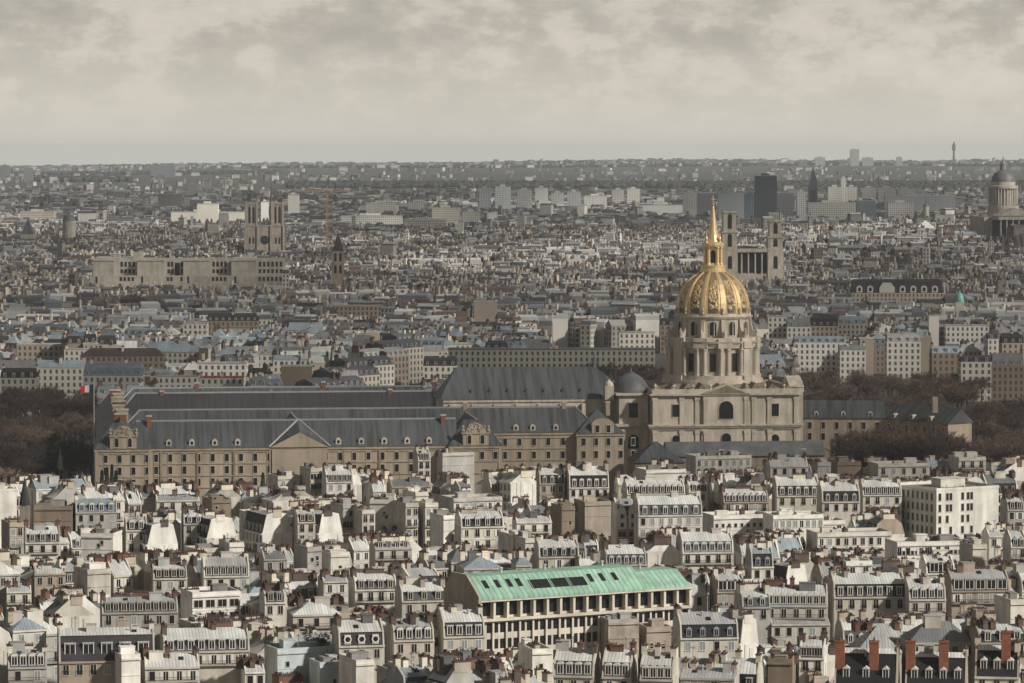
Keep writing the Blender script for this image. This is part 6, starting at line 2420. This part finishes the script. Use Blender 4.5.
# small far domes and roofs
for (px, yt, yb, d, w, lab) in ((69, 211, 227, 4500, 8.0, 'domed church with a small round cupola above the roofs at the far left'), (926, 196, 214, 5600, 4.5, 'thin dark cupola tower left of the columned temple')):
    x, y, z = G(px, d)
    t = thing('domed_chapel', lab, 'church', (x, y, z))
    zt, zb = H - (yt - Y0) * d / F - z, H - (yb - Y0) * d / F - z
    b = MB()
    b.lathe([(w, 0), (w, zb + (zt - zb) * 0.4), (w * 1.08, zb + (zt - zb) * 0.42)], 16)
    b.build('drum', [M['plaster']], t, color=(0.36, 0.33, 0.28))
    b = MB()
    z1 = zb + (zt - zb) * 0.42
    b.lathe([(w * math.cos(f), z1 + 0.02 + w * math.sin(f)) for f in (0, 0.3, 0.6, 0.9, 1.2, 1.4)] + [(w * 0.14, z1 + w * 1.05), (w * 0.1, zt)], 16)
    b.build('cupola', [M['lead']], t, smooth=True)
    if w > 5:
        b = MB()
        b.box(-27, -8, 0, 16, 8, 14)
        b.build('wall', [M['plaster']], t, color=(0.34, 0.31, 0.26))
        b = MB()
        b.prism([(-8.5, 14.02), (8.5, 14.02), (0, 23)], -27, 0)
        b.build('roof', [M['palace_slate']], t)
for (px, yt, yb, d, w, rc, lab) in ((925, 220, 228, 4000, 22, (0.5, 0.5, 0.48), 'pale tent-shaped pyramid roof left of the columned temple'), (960, 290, 302, 2480, 6, (0.12, 0.30, 0.25), 'small turquoise copper cupola above the dark mansard hotel roofs'),
                                    (28, 218, 234, 4500, 16, (0.07, 0.07, 0.08), 'dark steep church roof at the far left below the tan block')):
    x, y, z = G(px, d)
    t = thing('pavilion_hall', lab, 'pavilion', (x, y, z))
    zt, zb = H - (yt - Y0) * d / F - z, H - (yb - Y0) * d / F - z
    b = MB()
    b.box(-w / 2, -w / 2, -2, w / 2, w / 2, zb)
    b.build('wall', [M['plaster']], t, color=(0.34, 0.31, 0.26))
    b = MB()
    if w == 6:
        b.lathe([(3.2 * math.cos(f), zb + 0.02 + (zt - zb) * 0.8 * math.sin(f)) for f in (0, 0.4, 0.8, 1.1, 1.4)] + [(0.2, zt)], 14)
    else:
        b.hip(-w / 2, -w / 2, w / 2, w / 2 + 0.1, zb + 0.02, zt, w * 0.45)
    b.build('roof', [M['steel']], t, color=rc)
# white box studio and red roofed hall near it, dark mansard hotel with round dormers
box_tower('white_studio', 'bright white cubic studio building among dark roofs', 'studio', 888, 904, 243, 256, 4400, (0.74, 0.73, 0.70), False)
x, y, z = G(855, 5000)
t = thing('red_roofed_hall', 'long palace wing under dull red tiled roofs beyond the two towered church', 'palace', (x, y, z))
b = MB()
uvbox(b, -46, 0, 0, 46, 15, H - (232 - Y0) * 5000 / F - z)
b.build('wall', [M['grid_wall']], t, color=(0.40, 0.34, 0.27))
b = MB()
zz0 = H - (232 - Y0) * 5000 / F - z
b.hip(-47, -0.6, 47, 15.6, zz0 + 0.02, zz0 + 11, 7)
b.build('roof', [M['slate']], t, color=(0.12, 0.065, 0.05))
d = 2700
x, y, z = G(898, d)
t = thing('mansard_hotel', 'long dark mansard hotel with a row of white round-headed dormers and central pediment', 'hotel', (x, y, z), rad(1))
zz0 = H - (293 - Y0) * d / F
w = 92 * d / F
b = MB()
uvbox(b, -w / 2, 0, 0, w / 2, 14, zz0)
b.build('wall', [M['grid_wall']], t, color=(0.42, 0.37, 0.30))
b = MB()
mansard_faces(b, w / 2, 7, zz0 + 0.02, 8.5, 1.5, 0, 0, 7, 0, 0, ends=0.5, inset=2.2)
b.build('roof', [M['slate']], t, color=(0.035, 0.03, 0.033))
for i in range(8):
    xx = (345 + i * 41 - 490) / 3.793 * d / F
    if i == 2:
        continue
    p = MB()
    p.box(xx - 2.2, 0.1, zz0 + 0.05, xx + 2.2, 3, zz0 + 3.4, 0)
    p.prism([(xx + 2.2 * math.cos(math.pi * k / 8), zz0 + 3.403 + 2.0 * math.sin(math.pi * k / 8)) for k in range(9)], 0.1, 3.4, 0, along='y')
    p.face([(xx + 1.2 * math.cos(2 * math.pi * k / 12), 0.05, zz0 + 2.6 + 1.6 * math.sin(2 * math.pi * k / 12)) for k in range(12)], 1)
    p.build('dormer', [M['white'], M['glass']], t)
p = MB()
xx = (449 - 490) / 3.793 * d / F
p.prism([(xx - 5.5, zz0 + 0.05), (xx + 5.5, zz0 + 0.05), (xx + 5.5, zz0 + 4), (xx + 3, zz0 + 7.6), (xx - 3, zz0 + 7.6), (xx - 5.5, zz0 + 4)], -0.4, 4, 0, along='y')
p.build('pediment', [M['white']], t)
# ------------------------------------------------------------------ bare winter trees
def bare_tree_meshes(seed, h=16.0):
    rr = random.Random(seed)
    tr, cr = MB(), MB()
    tr.bar((0, 0, 0), (0, 0, h * 0.34), 0.36, r2=0.24, n=6)

    def grow(p, d, L, rad_, lev):
        q = p + d * L
        (tr if lev < 3 else cr).bar(p, q, rad_, n=4 if lev < 2 else 3, r2=rad_ * 0.6)
        if lev >= 5:
            return
        n = [5, 4, 4, 3, 4][lev]
        for i in range(n):
            v = Vector((rr.gauss(0, 1), rr.gauss(0, 1), rr.gauss(0.35, 0.7))).normalized()
            nd_ = (d * 0.75 + v * 0.75).normalized()
            grow(p + d * L * rr.uniform(0.55, 1.0), nd_, L * rr.uniform(0.6, 0.85), max(0.05, rad_ * 0.55), lev + 1)
    for i in range(4):
        a = rr.uniform(0, 6.28)
        grow(Vector((0, 0, h * (0.26 + 0.03 * i))), Vector((0.5 * math.cos(a), 0.5 * math.sin(a), 0.85)).normalized(), h * 0.2, 0.18, 1)
    grow(Vector((0, 0, h * 0.33)), Vector((0, 0, 1)), h * 0.2, 0.2, 1)
    return tr.data('trunk', [M['bark']]), cr.data('crown', [M['twig']])


TREES = [bare_tree_meshes(s) for s in range(5)]
TWIGS = [(0.105, 0.07, 0.056), (0.095, 0.066, 0.055), (0.125, 0.088, 0.068), (0.075, 0.053, 0.046)]


def bare_tree(px, d, h, label, group, c=None, w=1.0):
    x, y = (px - 512) / F * d, d
    rr = random.Random(int(px * 37 + d))
    t = thing('bare_tree', label, 'tree', (x, y, terrain(x, y)), rr.uniform(0, 6.28), group)
    tm, cm = TREES[rr.randrange(5)]
    s = h / 16.0
    link('trunk', tm, t, scale=(s * w, s * w, s))
    link('crown', cm, t, scale=(s * w, s * w, s), color=c or rr.choice(TWIGS))


def grove(n, x0, x1, d0, d1, h0, h1, label, group, seed, c=None, w=1.0):
    rr = random.Random(seed)
    for i in range(n):
        bare_tree(x0 + (x1 - x0) * (i + rr.random()) / n, rr.uniform(d0, d1), rr.uniform(h0, h1), label, group, c, w)


bare_tree(16, 1262, 18, 'broad pale brown bare tree nearest the roofs at the far left', None, (0.30, 0.22, 0.15), 1.35)
bare_tree(-6, 1290, 17, 'pale brown bare tree cut off by the left edge of the photo', None, (0.26, 0.19, 0.13), 1.3)
bare_tree(73, 1262, 12, 'small spreading bare tree beside the corner pavilion', None, (0.28, 0.21, 0.15), 1.3)
grove(18, -4, 96, 1320, 1400, 15, 19, 'dark bare tree in the wood left of the palace', 'dark wood left of the palace', 1, (0.055, 0.04, 0.035), 1.2)
grove(24, -4, 92, 1560, 1700, 18, 22, 'tall dark bare tree at the back of the wood left of the palace', 'tall trees behind the wood', 22, (0.06, 0.044, 0.038), 1.3)
grove(20, -4, 100, 1430, 1540, 16, 20, 'bare reddish brown tree behind the palace corner', 'trees behind the palace corner', 2, None, 1.2)
grove(34, 800, 1026, 1480, 1600, 15, 20, 'bare brown tree in the gardens right of the domed church', 'garden trees right of the domed church', 3, None, 1.2)
grove(38, 800, 1026, 1600, 1720, 16, 20, 'bare brown tree in the gardens right of the domed church', 'garden trees right of the domed church', 4, None, 1.2)
grove(38, 800, 985, 1740, 1850, 16, 21, 'bare brown tree in the gardens right of the domed church', 'garden trees right of the domed church', 5, None, 1.2)
grove(26, 846, 955, 1335, 1378, 22, 28, 'bare tree standing before the low tan wing', 'trees before the low wing', 6, None, 1.0)
grove(24, 945, 1026, 1330, 1460, 15, 21, 'bare tree beside the parked cars at the right edge', 'trees beside the parked cars', 7)
grove(22, 556, 668, 1840, 1960, 15, 19, 'bare brown tree between the palace nave and the drum', 'trees behind the nave', 8, None, 1.2)
grove(12, 764, 800, 1560, 1760, 15, 19, 'bare brown tree just right of the drum', 'trees right of the drum', 18, None, 1.2)
grove(14, 366, 424, 1660, 1840, 13, 17, 'bare tree on the avenue running away behind the palace', 'avenue trees behind the palace', 9)
grove(12, 226, 292, 1980, 2080, 15, 18, 'bare tree in the square behind the white houses left of centre', 'square trees', 10, None, 1.2)
grove(10, 972, 1026, 2220, 2330, 15, 18, 'bare tree in the distant square at the right edge', 'distant square trees', 11, None, 1.2)
grove(8, 945, 1000, 3350, 3500, 15, 19, 'dark bare tree in the park before the columned temple', 'park trees before the temple', 12, (0.05, 0.038, 0.034), 1.5)
grove(7, 585, 640, 3000, 3100, 15, 18, 'dark tree in a distant garden left of the gilded dome', 'distant garden trees', 13, (0.045, 0.036, 0.034), 1.5)

# ------------------------------------------------------------------ far woods on the rise
WD = MB()
rr = random.Random(91)
for (px0, px1, dA, dB, hh, n) in ((290, 1030, 9900, 10500, 17, 2300), (700, 1030, 9400, 9900, 15, 800), (35, 130, 11000, 11600, 18, 300), (0, 280, 13300, 13800, 14, 350), (250, 1030, 15600, 16300, 13, 1100), (0, 1024, 17600, 18400, 12, 1000)):
    for _ in range(n):
        px, d = rr.uniform(px0, px1), rr.uniform(dA, dB)
        x = (px - 512) / F * d
        z = terrain(x, d)
        R = rr.uniform(8, 17)
        h = hh * rr.uniform(0.6, 1.15)
        WD.lathe([(R * 0.6, z - 4), (R, z + h * 0.45), (R * 0.7, z + h * 0.8)], 6, 0, x, d, a0=rr.random())
kind(tag(WD.build('far_woods', [M['wood']]), 'dark band of distant woods below the horizon', 'woods'), 'stuff')

# lines of trees along the far avenues and squares
rr = random.Random(92)
WD = MB()
for _ in range(150):
    px, d = rr.uniform(-10, 1034), 2760 + 5600 * rr.random() ** 1.3
    a, L = rr.uniform(-0.35, 0.35), rr.uniform(25, 150)
    for k in range(int(L / 5)):
        x = (px - 512) / F * d + (k * 5 - L / 2) * math.cos(a) + rr.uniform(-3, 3)
        y = d + (k * 5 - L / 2) * math.sin(a) + rr.uniform(-4, 4)
        z, R, h = terrain(x, y), rr.uniform(3, 5.5), rr.uniform(17, 24)
        WD.lathe([(R * 0.3, z + h * 0.2), (R, z + h * 0.5), (R * 0.75, z + h * 0.82), (R * 0.2, z + h)], 6, 0, x, y, a0=rr.random())
kind(tag(WD.build('distant_trees', [M['far_tree']]), 'dark lines of bare trees along the far avenues', 'trees'), 'stuff')

# lawn and forecourt
b = MB()
ax, ay = (40 - 512) / F * 1290, 1290
b.face([(ax, 1266, 0.004), (ax + 19, 1266, 0.004), (ax + 17, 1330, 0.004), (ax - 3, 1330, 0.004)])
kind(b.build('lawn', [M['grass']]), 'structure')
b = MB()
b.face([(115, 1350, 0.006), (230, 1350, 0.006), (260, 1900, 0.006), (125, 1900, 0.006)])
kind(b.build('forecourt', [M['paving']]), 'structure')


def car(px, d, c, label, rot):
    x = (px - 512) / F * d
    t = thing('parked_car', label, 'car', (x, d, 0.01), rad(rot), 'cars parked by the garden trees')
    b = MB()
    b.prism([(-2.1, 0.35), (2.1, 0.35), (2.15, 0.8), (1.1, 0.95), (-2.1, 0.98)], -0.85, 0.85, 0, along='y')
    b.prism([(-1.7, 0.983), (1.0, 0.963), (0.35, 1.45), (-1.3, 1.47)], -0.75, 0.75, 1, along='y')
    b.build('body', [M['steel'], M['glass']], t, color=c)
    for sx in (-1.3, 1.3):
        for sy in (-0.8, 0.8):
            w = MB()
            w.bar((sx, sy - 0.1, 0.33), (sx, sy + 0.1, 0.33), 0.33, n=10)
            w.build('wheel', [M['iron']], t)


for i, (px, d, c, l) in enumerate([(984, 1445, (0.6, 0.6, 0.6), 'white car parked at the left end of the short row'), (989, 1449, (0.08, 0.08, 0.09), 'black car parked second in the short row'),
                                   (994, 1446, (0.62, 0.62, 0.62), 'white car parked third in the short row under bare trees'), (999, 1450, (0.25, 0.25, 0.26), 'grey car parked fourth in the short row'),
                                   (1004, 1447, (0.3, 0.05, 0.04), 'dark red car parked last in the short row')]):
    car(px, d, c, l, 12)

# ------------------------------------------------------------------ labels of the houses
NEARCOL = [(8, 'at the extreme left edge'), (26, 'below the dark chapel spire'), (60, 'below the lawn conifer'), (92, 'below the flagpole'), (122, 'below the corner pavilion'), (150, "below the corner pavilion's chimney"), (168, "below the long wing's first dormer"),
           (192, "below the long wing's second dormer"), (216, "below the long wing's third dormer"), (240, "below the long wing's fourth dormer"), (263, 'below the pointed conifer'), (299, "below the long wing's pediment"),
           (338, "below the long wing's fifth dormer"), (361, "below the long wing's sixth dormer"), (385, "below the long wing's seventh dormer"), (408, "below the long wing's eighth dormer"), (444, "below the nave roof's near end"),
           (478, 'below the second pavilion'), (508, "below the nave's first buttress"), (533, "below the nave's middle"), (560, "below the inner wing's last dormer"), (605, "below the inner wing's end pavilion"), (640, 'below the small lead dome'), (660, "below the drum's left edge"),
           (680, "below the church's side window"), (713, 'below the gilded spire'), (742, "below the gilded dome's right rim"), (773, "below the church's far window"), (800, "below the church's far corner"), (830, "below the low wing's start"),
           (866, "below the low wing's middle"), (905, "below the low wing's bend"), (945, "below the low wing's end"), (990, 'below the parked cars'), (1018, 'at the extreme right edge')]
MIDCOL = [(10, 'at the extreme left edge'), (36, 'below the dark steep church roof'), (69, 'below the small far cupola'), (104, "below the stone institute's first bay"), (150, "below the stone institute's second bay"), (196, "below the stone institute's third bay"), (243, "below the stone institute's last bay"),
          (265, 'below the cathedral towers'), (294, 'below the blank white slab'), (318, 'below the tower crane'), (340, 'below the spired tower'), (381, 'below the wide hospital block'), (416, 'below the striped hospital block'),
          (446, 'below the stepped cream block'), (472, 'below the low pale hospital block'), (496, 'below the curved balcony block'), (530, 'below the ribbed pale slab'), (580, 'below the grey-white slab'), (626, 'below the low pale slab'),
          (661, 'below the glazed white hall'), (690, 'below the twin striped slab'), (730, 'behind the gilded spire'), (765, 'below the tallest dark tower'), (786, 'below the dull grey slab'), (813, 'below the sail-shaped tower'), (840, 'below the red roofed hall'),
          (866, 'below the dark glass block'), (898, 'below the mansard hotel'), (925, 'below the pale tent roof'), (960, 'below the turquoise cupola'), (1003, 'below the columned temple'), (1020, 'at the extreme right edge')]
ORD = 'first second third fourth fifth sixth seventh eighth ninth tenth eleventh twelfth thirteenth fourteenth fifteenth sixteenth seventeenth eighteenth nineteenth twentieth'.split()
NUM = ['no', 'one', 'two', 'three', 'four', 'five', 'six', 'seven', 'eight', 'nine', 'ten', 'eleven', 'twelve']
USED = {}


def colour_of(c):
    return 'red-brown' if c[0] > 2.2 * c[1] else 'brown' if c[0] < 0.3 else 'pale'


def label_houses(lst, cols, y_of_row0, step, up, where, group, cat):
    items = []
    for q in lst:
        px, py = pix(q['x'], q['y'], q['he'])
        q['px'], q['py'] = px, py
        row_ = int((y_of_row0 - py) / step) if up else int((py - y_of_row0) / step)
        row_ = max(0, min(19, row_))
        near = min(cols, key=lambda c: abs(c[0] - px))[1]
        q['spot'] = f'{ORD[row_]} {where}, {near}'
        wall = {'blueish': 'blue-grey'}.get(q['wall'], q['wall'])
        cover_ = {'mansard': f"{q['slate']} mansard", 'zinc': f"pitched {q['zinc']}", 'hip': f"hipped {q['zinc']}", 'flat': 'flat roof'}[q['roof']]
        q['base'] = f"{'blank ' if q['blank'] else ''}{wall} {'block' if q['roof'] == 'flat' else 'house'}, {cover_}"
        ch = f"{NUM[q['chim']]} {colour_of(q['bc'])} chimney{'s' if q['chim'] != 1 else ''}" if q['chim'] else 'no chimney'
        dm = f"{NUM[min(q['nd'], 12)]} dormers" if q['nd'] > 1 else ''
        items.append((q, [x for x in (ch, dm) if x]))
    by = {}
    for q, ex in items:
        by.setdefault(f"{q['base']}, {q['spot']}", []).append((q, ex))
    for lab, qs in by.items():
        if len(qs) == 1:
            qs[0][0]['label'] = lab
            continue
        sub = {}
        for q, ex in qs:
            sub.setdefault(f"{q['base']}, {ex[0]}, {q['spot']}", []).append(q)
        for l2, q2 in sub.items():
            if len(q2) == 1:
                q2[0]['label'] = l2
                continue
            q2.sort(key=lambda q: -q['py'])
            words_ = ['lowest', 'second lowest', 'third lowest', 'fourth lowest', 'fifth lowest'] if len(q2) > 2 else ['lower', 'upper']
            for i, q in enumerate(q2):
                q['label'] = f"{words_[min(i, len(words_) - 1)]} {q['base']}, {q['spot']}"
    for q in lst:
        o = q['o']
        if len(q['label'].split()) > 16:
            q['label'] = q['label'].replace(', below the', ', under').replace('blank ', '', 1) if len(q['label'].replace(', below the', ', under').split()) > 16 else q['label'].replace(', below the', ', under')
            print('LONG', q['label'], len(q['label'].split()))
        tag(o, q['label'], cat[q['roof']], group[q['roof']])


label_houses(BUILT, NEARCOL, 705.0, 13.0, True, 'tier up', {'mansard': 'mansard buildings before the palace', 'zinc': 'pitched houses before the palace', 'hip': 'pitched houses before the palace', 'flat': 'flat-roofed blocks before the palace'},
             {'mansard': 'apartment building', 'zinc': 'house', 'hip': 'house', 'flat': 'apartment block'})
label_houses(MIDB, MIDCOL, 400.0, 6.0, True, 'tier beyond', {k: 'houses beyond the palace' for k in ('mansard', 'zinc', 'hip', 'flat')}, {k: 'house' for k in ('mansard', 'zinc', 'hip', 'flat')})
print('NEAR', len(BUILT), 'fill', NFILL, 'MID', len(MIDB), 'STUFF', len(STUFF), 'objects', len(bpy.data.objects))

# ------------------------------------------------------------------ unseen broken clouds above the frame, placed to shade the palace and the city
rr = random.Random(404)
CM = bpy.data.materials.new('cloud')
CM.use_nodes = True
CM.node_tree.nodes['Principled BSDF'].inputs['Base Color'].default_value = (0.8, 0.8, 0.8, 1)
CM.node_tree.nodes['Principled BSDF'].inputs['Roughness'].default_value = 1.0
cl = MB()
k_ = 1000.0 / sdir.z
n_ = 0
for yy in range(1225, 9300, 46):
    half = 260 + 0.17 * yy
    xx = -half
    while xx < half:
        xx += 46
        gap = math.sin(xx / 310 + 1.1) * math.sin(yy / 520 + 0.4) + 0.5 * math.sin(xx / 120 - yy / 210)
        if yy < 2400 and rr.random() < 0.42:
            continue
        if yy > 3300 and gap > 0.45:
            continue
        if rr.random() < (0.18 if yy < 2400 else 0.38):
            continue
        R = rr.uniform(18, 30)
        h = rr.uniform(-60, 60)
        px_, py_, pz = xx + rr.uniform(-14, 14) + k_ * sdir.x, yy + rr.uniform(-14, 14) + k_ * sdir.y, 1000 + h
        px_ += h / sdir.z * sdir.x
        py_ += h / sdir.z * sdir.y
        cl.lathe([(R * 0.3, pz - R * 0.5), (R, pz - R * 0.1), (R * 0.8, pz + R * 0.4), (R * 0.2, pz + R * 0.7)], 7, 0, px_, py_, a0=rr.random())
kind(tag(cl.build('clouds', [CM]), 'unseen broken cloud layer placed to shade the palace and city', 'clouds'), 'stuff')

# ------------------------------------------------------------------ the air
hz = bpy.data.materials.new('haze')
hz.use_nodes = True
N, L = hz.node_tree.nodes, hz.node_tree.links
N.clear()
out = nd(N, 'ShaderNodeOutputMaterial')
pv = nd(N, 'ShaderNodeVolumePrincipled')
pv.inputs['Color'].default_value = (0.82, 0.89, 0.96, 1)
pv.inputs['Density'].default_value = 3.2e-5
pv.inputs['Anisotropy'].default_value = 0.0
L.new(pv.outputs[0], out.inputs['Volume'])
b = MB()
b.box(-11600, -1500, -6, 11600, 33500, 240)
kind(b.build('haze', [hz]), 'stuff')
